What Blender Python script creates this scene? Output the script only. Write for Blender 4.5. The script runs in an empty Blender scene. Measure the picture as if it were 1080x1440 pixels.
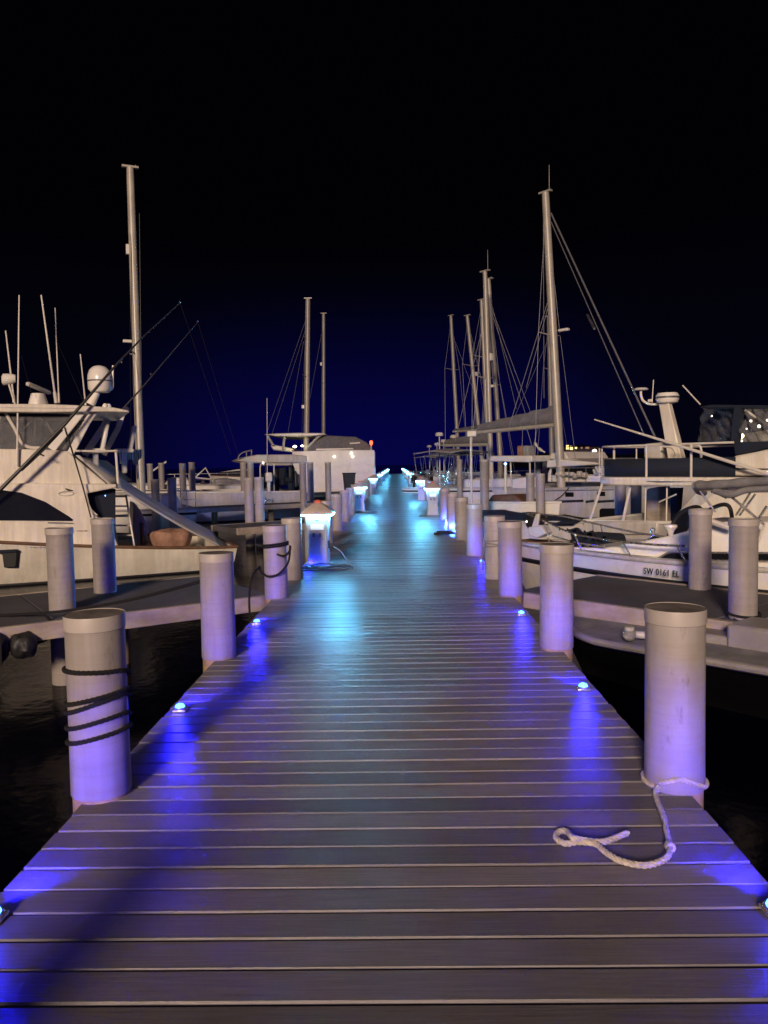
import bpy, bmesh, math, random
from mathutils import Vector, Matrix
random.seed(7)
C = bpy.context.scene.collection
SC = bpy.context.scene
PI = math.pi
WATER = -0.8

# ------------------------------------------------------------------ camera
F_PX, CX, CY = 1080.0, 540.0, 720.0
CAM = Vector((0.07, 0.0, 1.5))
ROT = (Matrix.Rotation(math.radians(0.96), 3, 'Z') @ Matrix.Rotation(math.radians(90 - 3.54), 3, 'X')
       @ Matrix.Rotation(math.radians(-1.0), 3, 'Z'))

def ray(px, py):
    return ROT @ Vector(((px - CX) / F_PX, -(py - CY) / F_PX, -1.0))

def UY(px, py, Y):
    d = ray(px, py); return CAM + d * ((Y - CAM.y) / d.y)

def UZ(px, py, z):
    d = ray(px, py); return CAM + d * ((z - CAM.z) / d.z)

cd = bpy.data.cameras.new('camera')
cam = bpy.data.objects.new('camera', cd); C.objects.link(cam)
cam.matrix_world = Matrix.Translation(CAM) @ ROT.to_4x4()
cd.sensor_fit = 'VERTICAL'; cd.sensor_height = 36.0; cd.lens = 36.0 * F_PX / 1440.0
cd.clip_start = 0.05; cd.clip_end = 5000
SC.camera = cam
SC.view_settings.view_transform = 'Standard'; SC.view_settings.look = 'None'
SC.view_settings.exposure = 0.0; SC.view_settings.gamma = 1.0
SC.cycles.use_denoising = True
SC.cycles.max_bounces = 6; SC.cycles.diffuse_bounces = 2; SC.cycles.glossy_bounces = 3
SC.cycles.transparent_max_bounces = 12
SC.cycles.sample_clamp_indirect = 4.0
SC.cycles.caustics_reflective = False; SC.cycles.caustics_refractive = False

# ------------------------------------------------------------------ node helpers
def new_mat(name):
    m = bpy.data.materials.new(name); m.use_nodes = True
    nt = m.node_tree; b = nt.nodes['Principled BSDF']
    return m, nt, b

def noise(nt, scale, detail=4, rough=0.55, coord='Object', stretch=None):
    tc = nt.nodes.new('ShaderNodeTexCoord'); n = nt.nodes.new('ShaderNodeTexNoise')
    n.inputs['Scale'].default_value = scale; n.inputs['Detail'].default_value = detail
    n.inputs['Roughness'].default_value = rough
    if stretch:
        mp = nt.nodes.new('ShaderNodeMapping'); mp.inputs['Scale'].default_value = stretch
        nt.links.new(tc.outputs[coord], mp.inputs['Vector']); nt.links.new(mp.outputs['Vector'], n.inputs['Vector'])
    else:
        nt.links.new(tc.outputs[coord], n.inputs['Vector'])
    return n

def ramp(nt, src, stops):
    r = nt.nodes.new('ShaderNodeValToRGB')
    el = r.color_ramp.elements
    el[0].position, el[0].color = stops[0][0], (*stops[0][1], 1)
    el[1].position, el[1].color = stops[1][0], (*stops[1][1], 1)
    for p, c in stops[2:]:
        e = el.new(p); e.color = (*c, 1)
    nt.links.new(src, r.inputs['Fac']); return r

def mix(nt, a, b, fac, mode='MIX'):
    n = nt.nodes.new('ShaderNodeMix'); n.data_type = 'RGBA'; n.blend_type = mode
    for sock, v in ((n.inputs[0], fac), (n.inputs[6], a), (n.inputs[7], b)):
        if hasattr(v, 'is_output'): nt.links.new(v, sock)
        elif isinstance(v, (int, float)): sock.default_value = v
        else: sock.default_value = (*v, 1)
    return n.outputs[2]

def bump(nt, b, src, strength, dist=0.01):
    n = nt.nodes.new('ShaderNodeBump'); n.inputs['Strength'].default_value = strength
    n.inputs['Distance'].default_value = dist
    nt.links.new(src, n.inputs['Height']); nt.links.new(n.outputs['Normal'], b.inputs['Normal'])

def surf(name, col, rough=0.5, metal=0.0, var=0.25, scale=6.0, bmp=0.05, streak=None, dirt=None, spec=0.5):
    """painted / moulded surface: base colour with large and small mottling, streaks and scuffs."""
    m, nt, b = new_mat(name)
    n1 = noise(nt, scale, 5, 0.6); 
    dark = tuple(c * (1 - var) for c in col); lite = tuple(min(1, c * (1 + var * 0.4)) for c in col)
    r1 = ramp(nt, n1.outputs['Fac'], [(0.3, dark), (0.7, lite)])
    out = r1.outputs['Color']
    if streak:
        n2 = noise(nt, 3.0, 4, 0.6, stretch=streak)
        r2 = ramp(nt, n2.outputs['Fac'], [(0.42, (0.55, 0.5, 0.42)), (0.62, (1, 1, 1))])
        out = mix(nt, out, r2.outputs['Color'], 0.28, 'MULTIPLY')
    if dirt:
        n3 = noise(nt, scale * 4.5, 8, 0.7)
        r3 = ramp(nt, n3.outputs['Fac'], [(0.60, (1, 1, 1)), (0.72, dirt)])
        out = mix(nt, out, r3.outputs['Color'], 0.7, 'MULTIPLY')
    nt.links.new(out, b.inputs['Base Color'])
    b.inputs['Metallic'].default_value = metal
    b.inputs['Specular IOR Level'].default_value = spec
    rr = nt.nodes.new('ShaderNodeMapRange'); rr.inputs['To Min'].default_value = max(0.03, rough - 0.1)
    rr.inputs['To Max'].default_value = min(1, rough + 0.12)
    nt.links.new(n1.outputs['Fac'], rr.inputs['Value']); nt.links.new(rr.outputs['Result'], b.inputs['Roughness'])
    if bmp:
        n4 = noise(nt, scale * 12, 4, 0.6); bump(nt, b, n4.outputs['Fac'], bmp, 0.01)
    return m

def glow(name, col, strength):
    m, nt, b = new_mat(name)
    b.inputs['Base Color'].default_value = (*[min(1, c) * 0.8 for c in col], 1)
    b.inputs['Emission Color'].default_value = (*col, 1); b.inputs['Emission Strength'].default_value = strength
    return m

M = {}
def sleeve_mat():
    m, nt, b = new_mat('pile_sleeve_pvc')
    tc = nt.nodes.new('ShaderNodeTexCoord'); oi = nt.nodes.new('ShaderNodeObjectInfo')
    sc = nt.nodes.new('ShaderNodeVectorMath'); sc.operation = 'SCALE'; sc.inputs[0].default_value = (37, 53, 71); nt.links.new(oi.outputs['Random'], sc.inputs['Scale'])
    ad = nt.nodes.new('ShaderNodeVectorMath'); ad.operation = 'ADD'; nt.links.new(tc.outputs['Object'], ad.inputs[0]); nt.links.new(sc.outputs['Vector'], ad.inputs[1])
    def nz(scale, stretch, detail=5, rough=.6):
        mp = nt.nodes.new('ShaderNodeMapping'); mp.inputs['Scale'].default_value = stretch; nt.links.new(ad.outputs['Vector'], mp.inputs['Vector'])
        n = nt.nodes.new('ShaderNodeTexNoise'); n.inputs['Scale'].default_value = scale; n.inputs['Detail'].default_value = detail; n.inputs['Roughness'].default_value = rough
        nt.links.new(mp.outputs['Vector'], n.inputs['Vector']); return n.outputs['Fac']
    base = ramp(nt, nz(2.5, (1, 1, 1)), [(.3, (.29, .262, .245)), (.7, (.36, .335, .315))]).outputs['Color']
    rings = ramp(nt, nz(3, (.25, .25, 7), 6, .7), [(.36, (.72, .66, .60)), (.52, (1, 1, 1))]).outputs['Color']
    scuff = ramp(nt, nz(9, (1, 1, .35), 8, .75), [(.30, (.45, .42, .40)), (.40, (1, 1, 1))]).outputs['Color']
    runs = ramp(nt, nz(7, (1.6, 1.6, .12), 4, .6), [(.34, (.70, .66, .60)), (.55, (1, 1, 1))]).outputs['Color']
    c = mix(nt, base, rings, .28, 'MULTIPLY'); c = mix(nt, c, scuff, .7, 'MULTIPLY'); c = mix(nt, c, runs, .45, 'MULTIPLY')
    rr = nt.nodes.new('ShaderNodeMapRange'); rr.inputs['To Min'].default_value = .88; rr.inputs['To Max'].default_value = 1.12; nt.links.new(oi.outputs['Random'], rr.inputs['Value'])
    s2 = nt.nodes.new('ShaderNodeVectorMath'); s2.operation = 'SCALE'; nt.links.new(c, s2.inputs[0]); nt.links.new(rr.outputs['Result'], s2.inputs['Scale'])
    nt.links.new(s2.outputs['Vector'], b.inputs['Base Color']); b.inputs['Roughness'].default_value = .5; b.inputs['Specular IOR Level'].default_value = .35
    bump(nt, b, nz(14, (1, 1, 1)), .06, .01); return m
M['sleeve'] = sleeve_mat()
M['cap'] = surf('pile_cap_pvc', (0.40, 0.365, 0.335), 0.45, var=0.1, scale=5)
M['pile_top'] = surf('pile_top_dark', (0.16, 0.14, 0.13), 0.8, var=0.5, scale=9, bmp=0.3, dirt=(0.3, 0.28, 0.25))  # tops darker than the sleeves, mottled and speckled
M['shaft'] = surf('pile_shaft_timber', (0.40, 0.28, 0.13), 0.75, var=0.45, scale=6, bmp=0.25, streak=(8, 8, 0.5))
M['gel'] = surf('white_gelcoat', (0.80, 0.75, 0.65), 0.32, var=0.12, scale=1.3, bmp=0.01, streak=(3.5, 3.5, 0.35))
M['gel_clean'] = surf('white_gelcoat_clean', (0.80, 0.77, 0.70), 0.28, var=0.08, scale=2, bmp=0.01)
M['gel_grey'] = surf('weathered_gelcoat', (0.56, 0.54, 0.51), 0.4, var=0.2, scale=1.6, bmp=0.02, streak=(3, 3, 0.4))
M['dull_gel'] = surf('dull_grey_gelcoat', (0.27, 0.255, 0.24), 0.5, var=0.25, scale=2, bmp=0.02)
M['hull_stained'] = surf('stained_hull_paint', (0.64, 0.61, 0.53), 0.38, var=0.25, scale=0.9, bmp=0.02, streak=(2.5, 2.5, 0.3), dirt=(0.7, 0.6, 0.45))
M['boot'] = surf('black_bottom_paint', (0.012, 0.012, 0.016), 0.5, var=0.3, scale=4)
M['hull_shade'] = surf('painted_hull_shade', (0.003, 0.003, 0.004), 0.95, var=0.2, scale=4, bmp=0, spec=0.05)  # near-black colour stands for the shade on the flared skiff hull
M['dark_glass'] = surf('tinted_window', (0.008, 0.009, 0.012), 0.12, var=0.2, scale=2, bmp=0)
M['black'] = surf('black_rubber', (0.012, 0.012, 0.013), 0.55, var=0.3, scale=20, bmp=0.1)
M['black_pole'] = surf('black_carbon_pole', (0.015, 0.014, 0.015), 0.35, var=0.2, scale=20)
M['navy'] = surf('navy_canvas', (0.006, 0.012, 0.028), 0.85, var=0.35, scale=7, bmp=0.25)
M['grey_canvas'] = surf('grey_canvas', (0.19, 0.185, 0.19), 0.9, var=0.35, scale=5, bmp=0.3)
M['pale_canvas'] = surf('pale_canvas', (0.34, 0.33, 0.33), 0.9, var=0.25, scale=4, bmp=0.3)
M['orange_cover'] = surf('faded_orange_cover', (0.34, 0.19, 0.13), 0.85, var=0.35, scale=6, bmp=0.5)
M['steel'] = surf('stainless_tube', (0.72, 0.70, 0.66), 0.25, metal=0.85, var=0.15, scale=12, bmp=0)
M['white_tube'] = surf('white_painted_tube', (0.66, 0.62, 0.55), 0.35, var=0.12, scale=10, bmp=0)
M['mast'] = surf('anodised_mast', (0.50, 0.47, 0.40), 0.4, metal=0.15, var=0.18, scale=3, bmp=0.02)
M['wire'] = surf('rigging_wire', (0.30, 0.30, 0.32), 0.4, metal=0.5, var=0.2, scale=10, bmp=0)
M['faint_wire'] = surf('dark_rigging_wire', (0.02, 0.02, 0.024), 0.5, metal=0.3, var=0.2, scale=10, bmp=0)
M['beam'] = surf('edge_beam_timber', (0.37, 0.315, 0.255), 0.75, var=0.3, scale=3, bmp=0.2, streak=(1.2, 1.2, 6))
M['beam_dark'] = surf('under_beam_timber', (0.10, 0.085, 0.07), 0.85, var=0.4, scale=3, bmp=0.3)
M['finger'] = surf('finger_deck_concrete', (0.085, 0.083, 0.098), 0.8, var=0.35, scale=1.5, bmp=0.25, dirt=(0.6, 0.6, 0.6))
M['teak'] = surf('brown_teak', (0.16, 0.085, 0.05), 0.6, var=0.4, scale=6, bmp=0.2, streak=(1, 9, 9))
M['rope_white'] = surf('white_dock_line', (0.58, 0.52, 0.45), 0.9, var=0.35, scale=40, bmp=0.5)
M['rope_black'] = surf('black_dock_line', (0.004, 0.004, 0.006), 0.85, var=0.3, scale=60, bmp=0.5)
M['hose'] = surf('grey_shore_cable', (0.14, 0.135, 0.13), 0.6, var=0.2, scale=14)
M['pedestal'] = surf('pedestal_plastic', (0.40, 0.40, 0.41), 0.4, var=0.1, scale=5, bmp=0.02, dirt=(0.6, 0.55, 0.5))
M['pedestal_roof'] = surf('pedestal_roof_plastic', (0.50, 0.42, 0.38), 0.45, var=0.15, scale=7)
M['panel_white'] = surf('white_meter_panel', (0.80, 0.80, 0.78), 0.3, var=0.05, scale=8)
M['socket'] = surf('grey_socket_cover', (0.10, 0.11, 0.13), 0.5, var=0.2, scale=15)
M['shore'] = surf('dark_shore', (0.015, 0.015, 0.017), 0.95, var=0.4, scale=0.05, bmp=0)
M['wall_cream'] = surf('cream_wall', (0.45, 0.38, 0.28), 0.8, var=0.2, scale=0.5)
M['led'] = glow('blue_led_lens', (0.05, 0.20, 1.0), 9.0)
M['lantern'] = glow('cyan_lantern_diffuser', (0.15, 0.66, 1.0), 85.0)
M['red_lamp'] = glow('red_lamp', (1.0, 0.06, 0.02), 6.0)
M['red_cap'] = glow('red_beacon_cap', (0.8, 0.16, 0.10), 0.08)
M['warm_lamp'] = glow('warm_lamp', (1.0, 0.86, 0.55), 14.0)
M['warm_window'] = glow('lit_window', (1.0, 0.72, 0.25), 2.2)
M['small_lamp'] = glow('small_white_lamp', (0.95, 0.85, 0.75), 5.0)
M['blue_lamp'] = glow('small_blue_lamp', (0.25, 0.5, 1.0), 4.0)

# clear vinyl curtain: wrinkled, mostly see-through
def vinyl():
    m, nt, b = new_mat('clear_vinyl')
    b.inputs['Base Color'].default_value = (0.16, 0.165, 0.18, 1); b.inputs['Roughness'].default_value = 0.18
    b.inputs['Alpha'].default_value = 0.45
    n = noise(nt, 5.0, 5, 0.65); bump(nt, b, n.outputs['Fac'], 1.0, 0.12)
    return m
M['vinyl'] = vinyl()
def mesh_cloth():
    m, nt, b = new_mat('pale_shade_cloth')
    n = noise(nt, 2.0, 4, 0.6, stretch=(1, 12, 1))
    r = ramp(nt, n.outputs['Fac'], [(0.3, (0.58, 0.57, 0.57)), (0.7, (0.82, 0.80, 0.78))])
    nt.links.new(r.outputs['Color'], b.inputs['Base Color']); b.inputs['Roughness'].default_value = 0.85
    b.inputs['Alpha'].default_value = 0.95
    bump(nt, b, n.outputs['Fac'], 0.5, 0.03)
    tr = nt.nodes.new('ShaderNodeBsdfTranslucent'); nt.links.new(r.outputs['Color'], tr.inputs['Color'])
    mx = nt.nodes.new('ShaderNodeMixShader'); mx.inputs[0].default_value = 0.45
    out = nt.nodes['Material Output']; nt.links.new(b.outputs[0], mx.inputs[1]); nt.links.new(tr.outputs[0], mx.inputs[2]); nt.links.new(mx.outputs[0], out.inputs['Surface'])
    return m
M['shade_cloth'] = mesh_cloth()

def stripes(name, a, c, scale):
    m, nt, b = new_mat(name)
    tc = nt.nodes.new('ShaderNodeTexCoord'); w = nt.nodes.new('ShaderNodeTexWave')
    w.bands_direction = 'X'; w.inputs['Scale'].default_value = scale; w.inputs['Distortion'].default_value = 0.3
    nt.links.new(tc.outputs['Object'], w.inputs['Vector'])
    r = ramp(nt, w.outputs['Fac'], [(0.46, a), (0.54, c)])
    nt.links.new(r.outputs['Color'], b.inputs['Base Color']); b.inputs['Roughness'].default_value = 0.85
    return m
M['stripe'] = stripes('striped_cloth', (0.62, 0.58, 0.55), (0.10, 0.05, 0.06), 5.5)

def deck_boards():
    m, nt, b = new_mat('composite_boards')
    at = nt.nodes.new('ShaderNodeAttribute'); at.attribute_name = 'tint'
    g = noise(nt, 4.0, 6, 0.65, stretch=(1.0, 34, 34))
    big = noise(nt, 0.8, 4, 0.6)
    fine = noise(nt, 12.0, 5, 0.7, stretch=(1.0, 22, 22))
    r = ramp(nt, g.outputs['Fac'], [(0.3, (0.132, 0.122, 0.138)), (0.72, (0.235, 0.217, 0.242))])
    t = nt.nodes.new('ShaderNodeMapRange'); t.inputs['To Min'].default_value = 0.66; t.inputs['To Max'].default_value = 1.25
    nt.links.new(at.outputs['Fac'], t.inputs['Value'])
    c1 = nt.nodes.new('ShaderNodeVectorMath'); c1.operation = 'SCALE'
    nt.links.new(r.outputs['Color'], c1.inputs[0]); nt.links.new(t.outputs['Result'], c1.inputs['Scale'])
    st = ramp(nt, big.outputs['Fac'], [(0.35, (0.70, 0.69, 0.68)), (0.65, (1, 1, 1))])
    out = mix(nt, c1.outputs['Vector'], st.outputs['Color'], 0.8, 'MULTIPLY')
    nt.links.new(out, b.inputs['Base Color'])
    rr = nt.nodes.new('ShaderNodeMapRange'); rr.inputs['To Min'].default_value = 0.30; rr.inputs['To Max'].default_value = 0.52
    nt.links.new(big.outputs['Fac'], rr.inputs['Value']); nt.links.new(rr.outputs['Result'], b.inputs['Roughness'])
    b.inputs['Specular IOR Level'].default_value = 0.45
    bump(nt, b, fine.outputs['Fac'], 0.28, 0.006)
    return m
M['boards'] = deck_boards()

def water():
    m, nt, b = new_mat('harbour_water')
    b.inputs['Base Color'].default_value = (0.0006, 0.0009, 0.005, 1); b.inputs['Roughness'].default_value = 0.16
    b.inputs['IOR'].default_value = 1.33; b.inputs['Specular IOR Level'].default_value = 0.10
    n1 = noise(nt, 1.6, 4, 0.6, stretch=(1, 0.8, 1)); n2 = noise(nt, 7.0, 3, 0.5)
    ad = nt.nodes.new('ShaderNodeMath'); ad.operation = 'MULTIPLY_ADD'; ad.inputs[1].default_value = 0.3
    nt.links.new(n2.outputs['Fac'], ad.inputs[0]); nt.links.new(n1.outputs['Fac'], ad.inputs[2])
    bump(nt, b, ad.outputs['Value'], 0.12, 0.1)
    return m
M['water'] = water()

# ------------------------------------------------------------------ mesh builder
class MB:
    def __init__(s): s.v = []; s.f = []
    def add(s, vs, fs):
        o = len(s.v); s.v += [tuple(v) for v in vs]; s.f += [tuple(i + o for i in f) for f in fs]; return s
    def box(s, c, d, rz=0.0, tilt=None):
        R = Matrix.Rotation(rz, 3, 'Z')
        if tilt is not None: R = R @ tilt
        vs = [Vector(c) + R @ Vector((x * d[0] / 2, y * d[1] / 2, z * d[2] / 2)) for x in (-1, 1) for y in (-1, 1) for z in (-1, 1)]
        return s.add(vs, [(0, 1, 3, 2), (4, 6, 7, 5), (0, 4, 5, 1), (2, 3, 7, 6), (0, 2, 6, 4), (1, 5, 7, 3)])
    def prism(s, prof, y0, y1, inset=None):
        """profile of (x, z) points extruded along local y; inset = function(z) giving how far each side moves in."""
        n = len(prof); f = inset or (lambda z: 0.0)
        vs = [(x, y0 + f(z), z) for x, z in prof] + [(x, y1 - f(z), z) for x, z in prof]
        fs = [tuple(range(n)), tuple(range(2 * n - 1, n - 1, -1))]
        fs += [(i, (i + 1) % n + 0, (i + 1) % n + n, i + n)[::-1] for i in range(n)]
        return s.add(vs, fs)
    def tube(s, pts, r, seg=8, closed=False, caps=True):
        pts = [Vector(p) for p in pts]; n = len(pts)
        rs = r if isinstance(r, (list, tuple)) else [r] * n
        vs = []; up = None
        for i, p in enumerate(pts):
            if closed: t = pts[(i + 1) % n] - pts[i - 1]
            else: t = pts[min(i + 1, n - 1)] - pts[max(i - 1, 0)]
            if t.length < 1e-9: t = Vector((0, 0, 1))
            t.normalize()
            if up is None:
                up = Vector((0, 0, 1)) if abs(t.z) < 0.9 else Vector((1, 0, 0))
            a = up - t * up.dot(t)
            if a.length < 1e-6: a = t.orthogonal()
            a.normalize(); bb = t.cross(a); up = a
            for k in range(seg):
                q = 2 * PI * k / seg
                vs.append(p + (a * math.cos(q) + bb * math.sin(q)) * rs[i])
        fs = []
        m = n if closed else n - 1
        for i in range(m):
            for k in range(seg):
                j = (i + 1) % n
                fs.append((i * seg + k, i * seg + (k + 1) % seg, j * seg + (k + 1) % seg, j * seg + k))
        if caps and not closed:
            fs.append(tuple(range(seg))[::-1]); fs.append(tuple((n - 1) * seg + k for k in range(seg)))
        return s.add(vs, fs)
    def lathe(s, prof, c=(0, 0, 0), seg=32, cap0=True, cap1=True):
        vs = []; n = len(prof)
        for r, z in prof:
            for k in range(seg):
                q = 2 * PI * k / seg
                vs.append((c[0] + r * math.cos(q), c[1] + r * math.sin(q), c[2] + z))
        fs = []
        for i in range(n - 1):
            for k in range(seg):
                fs.append((i * seg + k, i * seg + (k + 1) % seg, (i + 1) * seg + (k + 1) % seg, (i + 1) * seg + k))
        if cap0: fs.append(tuple(range(seg))[::-1])
        if cap1: fs.append(tuple((n - 1) * seg + k for k in range(seg)))
        return s.add(vs, fs)
    def sections(s, secs, cap=True):
        """list of equal-length closed point loops joined end to end."""
        n = len(secs[0]); vs = [p for q in secs for p in q]; fs = []
        for i in range(len(secs) - 1):
            for k in range(n):
                fs.append((i * n + k, i * n + (k + 1) % n, (i + 1) * n + (k + 1) % n, (i + 1) * n + k))
        if cap:
            fs.append(tuple(range(n))[::-1]); fs.append(tuple((len(secs) - 1) * n + k for k in range(n)))
        return s.add(vs, fs)
    def grid(s, rows):
        n = len(rows[0]); vs = [p for r in rows for p in r]
        fs = [(i * n + k, i * n + k + 1, (i + 1) * n + k + 1, (i + 1) * n + k) for i in range(len(rows) - 1) for k in range(n - 1)]
        return s.add(vs, fs)
    def build(s, name, mat, parent=None, bevel=0.0, smooth=True, thick=0.0, fix=True, subd=0, seg=2, loc=None):
        me = bpy.data.meshes.new(name); me.from_pydata(s.v, [], s.f); me.validate()
        if fix:
            bm = bmesh.new(); bm.from_mesh(me); bmesh.ops.recalc_face_normals(bm, faces=bm.faces[:]); bm.to_mesh(me); bm.free()
        if smooth:
            me.shade_smooth(); me.set_sharp_from_angle(angle=math.radians(40))
        me.materials.append(mat)
        o = bpy.data.objects.new(name, me); C.objects.link(o)
        if parent: o.parent = parent
        if loc is not None: o.location = loc
        if thick:
            md = o.modifiers.new('thickness', 'SOLIDIFY'); md.thickness = thick; md.offset = 0
        if bevel:
            md = o.modifiers.new('bevel', 'BEVEL'); md.width = bevel; md.segments = seg; md.limit_method = 'ANGLE'
            md.angle_limit = math.radians(38); md.harden_normals = False
        if subd:
            md = o.modifiers.new('subd', 'SUBSURF'); md.levels = subd; md.render_levels = subd
        return o

def tag(o, label=None, cat=None, group=None, kind=None):
    if label: o['label'] = label
    if cat: o['category'] = cat
    if group: o['group'] = group
    if kind: o['kind'] = kind
    return o

def thing(name, label, cat, loc=(0, 0, 0), rz=0.0, group=None):
    o = bpy.data.objects.new(name, None); C.objects.link(o)
    o.location = loc; o.rotation_euler = (0, 0, rz); o.empty_display_size = 0.2
    return tag(o, label, cat, group)

def dup(root, loc, rz=None, label=None, group=None, skip=()):
    r = root.copy(); C.objects.link(r); r.location = loc
    if rz is not None: r.rotation_euler = (0, 0, rz)
    if label: r['label'] = label
    if group: r['group'] = group
    for ch in list(root.children):
        if ch.name.split('.')[0] in skip: continue
        c = ch.copy(); C.objects.link(c); c.parent = r
        for g in list(ch.children):
            d = g.copy(); C.objects.link(d); d.parent = c
    return r

def lean(o, a=0.010):
    o.rotation_euler.x = random.uniform(-a, a); o.rotation_euler.y = random.uniform(-a, a); return o

def bez(pts, n=8):
    """Catmull-Rom through the points."""
    P = [Vector(p) for p in pts]; out = []
    P = [P[0] * 2 - P[1]] + P + [P[-1] * 2 - P[-2]]
    for i in range(1, len(P) - 2):
        for k in range(n):
            t = k / n
            out.append(0.5 * ((2 * P[i]) + (P[i + 1] - P[i - 1]) * t + (2 * P[i - 1] - 5 * P[i] + 4 * P[i + 1] - P[i + 2]) * t * t
                              + (3 * P[i] - P[i - 1] - 3 * P[i + 1] + P[i + 2]) * t ** 3))
    out.append(P[-2]); return out

def strand_rope(mb, pts, r, twist=9.0, strands=3, step=0.02, seg=6):
    """laid rope: three strands twisted about the path."""
    pts = [Vector(p) for p in pts]
    fine = []; acc = 0
    for i in range(len(pts) - 1):
        L = (pts[i + 1] - pts[i]).length; k = max(1, int(L / step))
        for j in range(k): fine.append(pts[i].lerp(pts[i + 1], j / k))
    fine.append(pts[-1])
    dist = [0]
    for i in range(1, len(fine)): dist.append(dist[-1] + (fine[i] - fine[i - 1]).length)
    for q in range(strands):
        out = []; up = None
        for i, p in enumerate(fine):
            t = (fine[min(i + 1, len(fine) - 1)] - fine[max(i - 1, 0)]).normalized()
            if up is None: up = t.orthogonal().normalized()
            a = (up - t * up.dot(t)).normalized(); b = t.cross(a); up = a
            ang = 2 * PI * q / strands + dist[i] * twist * 2 * PI
            out.append(p + (a * math.cos(ang) + b * math.sin(ang)) * r * 0.5)
        mb.tube(out, r * 0.56, seg)
    return mb

# ------------------------------------------------------------------ sky and light
w = bpy.data.worlds.new('World'); SC.world = w; w.use_nodes = True
nt = w.node_tree; bg = nt.nodes['Background']
tc = nt.nodes.new('ShaderNodeTexCoord')
nrm = nt.nodes.new('ShaderNodeVectorMath'); nrm.operation = 'NORMALIZE'
nt.links.new(tc.outputs['Generated'], nrm.inputs[0])
sp = nt.nodes.new('ShaderNodeSeparateXYZ'); nt.links.new(nrm.outputs['Vector'], sp.inputs[0])
el = nt.nodes.new('ShaderNodeMapRange'); el.interpolation_type = 'SMOOTHSTEP'
el.inputs['From Min'].default_value = 0.27; el.inputs['From Max'].default_value = -0.02
nt.links.new(sp.outputs['Z'], el.inputs['Value'])
dt = nt.nodes.new('ShaderNodeVectorMath'); dt.operation = 'DOT_PRODUCT'; dt.inputs[1].default_value = (-0.03, 1, 0.03)
nt.links.new(nrm.outputs['Vector'], dt.inputs[0])
az = nt.nodes.new('ShaderNodeMapRange'); az.interpolation_type = 'SMOOTHSTEP'
az.inputs['From Min'].default_value = 0.925; az.inputs['From Max'].default_value = 1.0
nt.links.new(dt.outputs['Value'], az.inputs['Value'])
mu = nt.nodes.new('ShaderNodeMath'); mu.operation = 'MULTIPLY'
nt.links.new(el.outputs['Result'], mu.inputs[0]); nt.links.new(az.outputs['Result'], mu.inputs[1])
pw = nt.nodes.new('ShaderNodeMath'); pw.operation = 'POWER'; pw.inputs[1].default_value = 1.25
nt.links.new(mu.outputs['Value'], pw.inputs[0])
glowc = mix(nt, (0.0, 0.0, 0.0), (0.0004, 0.0002, 0.049), pw.outputs['Value'])
base = ramp(nt, sp.outputs['Z'], [(0.0, (0.0012, 0.0012, 0.006)), (0.30, (0.0004, 0.0004, 0.0009))])
tot = mix(nt, base.outputs['Color'], glowc, 1.0, 'ADD')
# soft fill light added to the unseen sky behind the viewer
dn = nt.nodes.new('ShaderNodeVectorMath'); dn.operation = 'DOT_PRODUCT'; dn.inputs[1].default_value = (0, -1, 0.15)
nt.links.new(nrm.outputs['Vector'], dn.inputs[0])
tg = nt.nodes.new('ShaderNodeMapRange'); tg.interpolation_type = 'SMOOTHSTEP'; tg.inputs['From Min'].default_value = 0.15; tg.inputs['From Max'].default_value = 1.0
nt.links.new(dn.outputs['Value'], tg.inputs['Value'])
tot = mix(nt, tot, mix(nt, (0, 0, 0), (0.075, 0.060, 0.14), tg.outputs['Result']), 1.0, 'ADD')
nt.links.new(tot, bg.inputs['Color']); bg.inputs['Strength'].default_value = 1.0

# the quay floodlight stands on land behind the viewer, to the left: its light falls off along the pier
FL_AZ, FL_EL, FL_D = math.radians(12.0), math.radians(17.5), 72.0
sl = bpy.data.lights.new('quay_floodlight', 'POINT'); sl.energy = 255000; sl.shadow_soft_size = 5.0; sl.color = (1.0, 0.745, 0.55)
so = bpy.data.objects.new('quay_floodlight', sl); C.objects.link(so)
so.location = Vector((0, 4, 0)) - Vector((math.sin(FL_AZ) * math.cos(FL_EL), math.cos(FL_AZ) * math.cos(FL_EL), -math.sin(FL_EL))) * FL_D

# ------------------------------------------------------------------ water and far shore
mb = MB(); mb.add([(-900, -60, WATER), (900, -60, WATER), (900, 2500, WATER), (-900, 2500, WATER)], [(0, 1, 2, 3)])
tag(mb.build('water', M['water'], smooth=False), kind='structure')

PX = 1.365                     # half width of the pier
PIER_END = 122.0
# ------------------------------------------------------------------ the pier
pier = thing('pier', 'long brown boardwalk pier of crosswise planks running out into the dark', 'pier', (0, 0, 0))
mb = MB(); tints = []
pitch, gap = 0.1465, 0.0095
y = -1.9
k = 0
while y < PIER_END:
    y0, y1 = y + gap / 2, y + pitch - gap / 2
    h = random.uniform(-0.0016, 0.0016); c = 0.006
    xa = -PX + random.uniform(-0.004, 0.004); xb = PX + random.uniform(-0.004, 0.004)
    sk = random.uniform(-0.0012, 0.0012)
    prof = [(y0, -0.03), (y0, h - c), (y0 + c * .7, h), (y1 - c, h), (y1, h - c), (y1, -0.03)]
    secs = [[(xa, p[0] - sk, p[1]) for p in prof], [(xb, p[0] + sk, p[1]) for p in prof]]
    nf = len(mb.f); mb.sections(secs); t = random.random()
    tints += [t] * (len(mb.f) - nf)
    y += pitch
o = mb.build('deck', M['boards'], pier, smooth=False)
at = o.data.attributes.new('tint', 'FLOAT', 'FACE')
if len(at.data) == len(tints):
    at.data.foreach_set('value', tints)
mb = MB()
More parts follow.
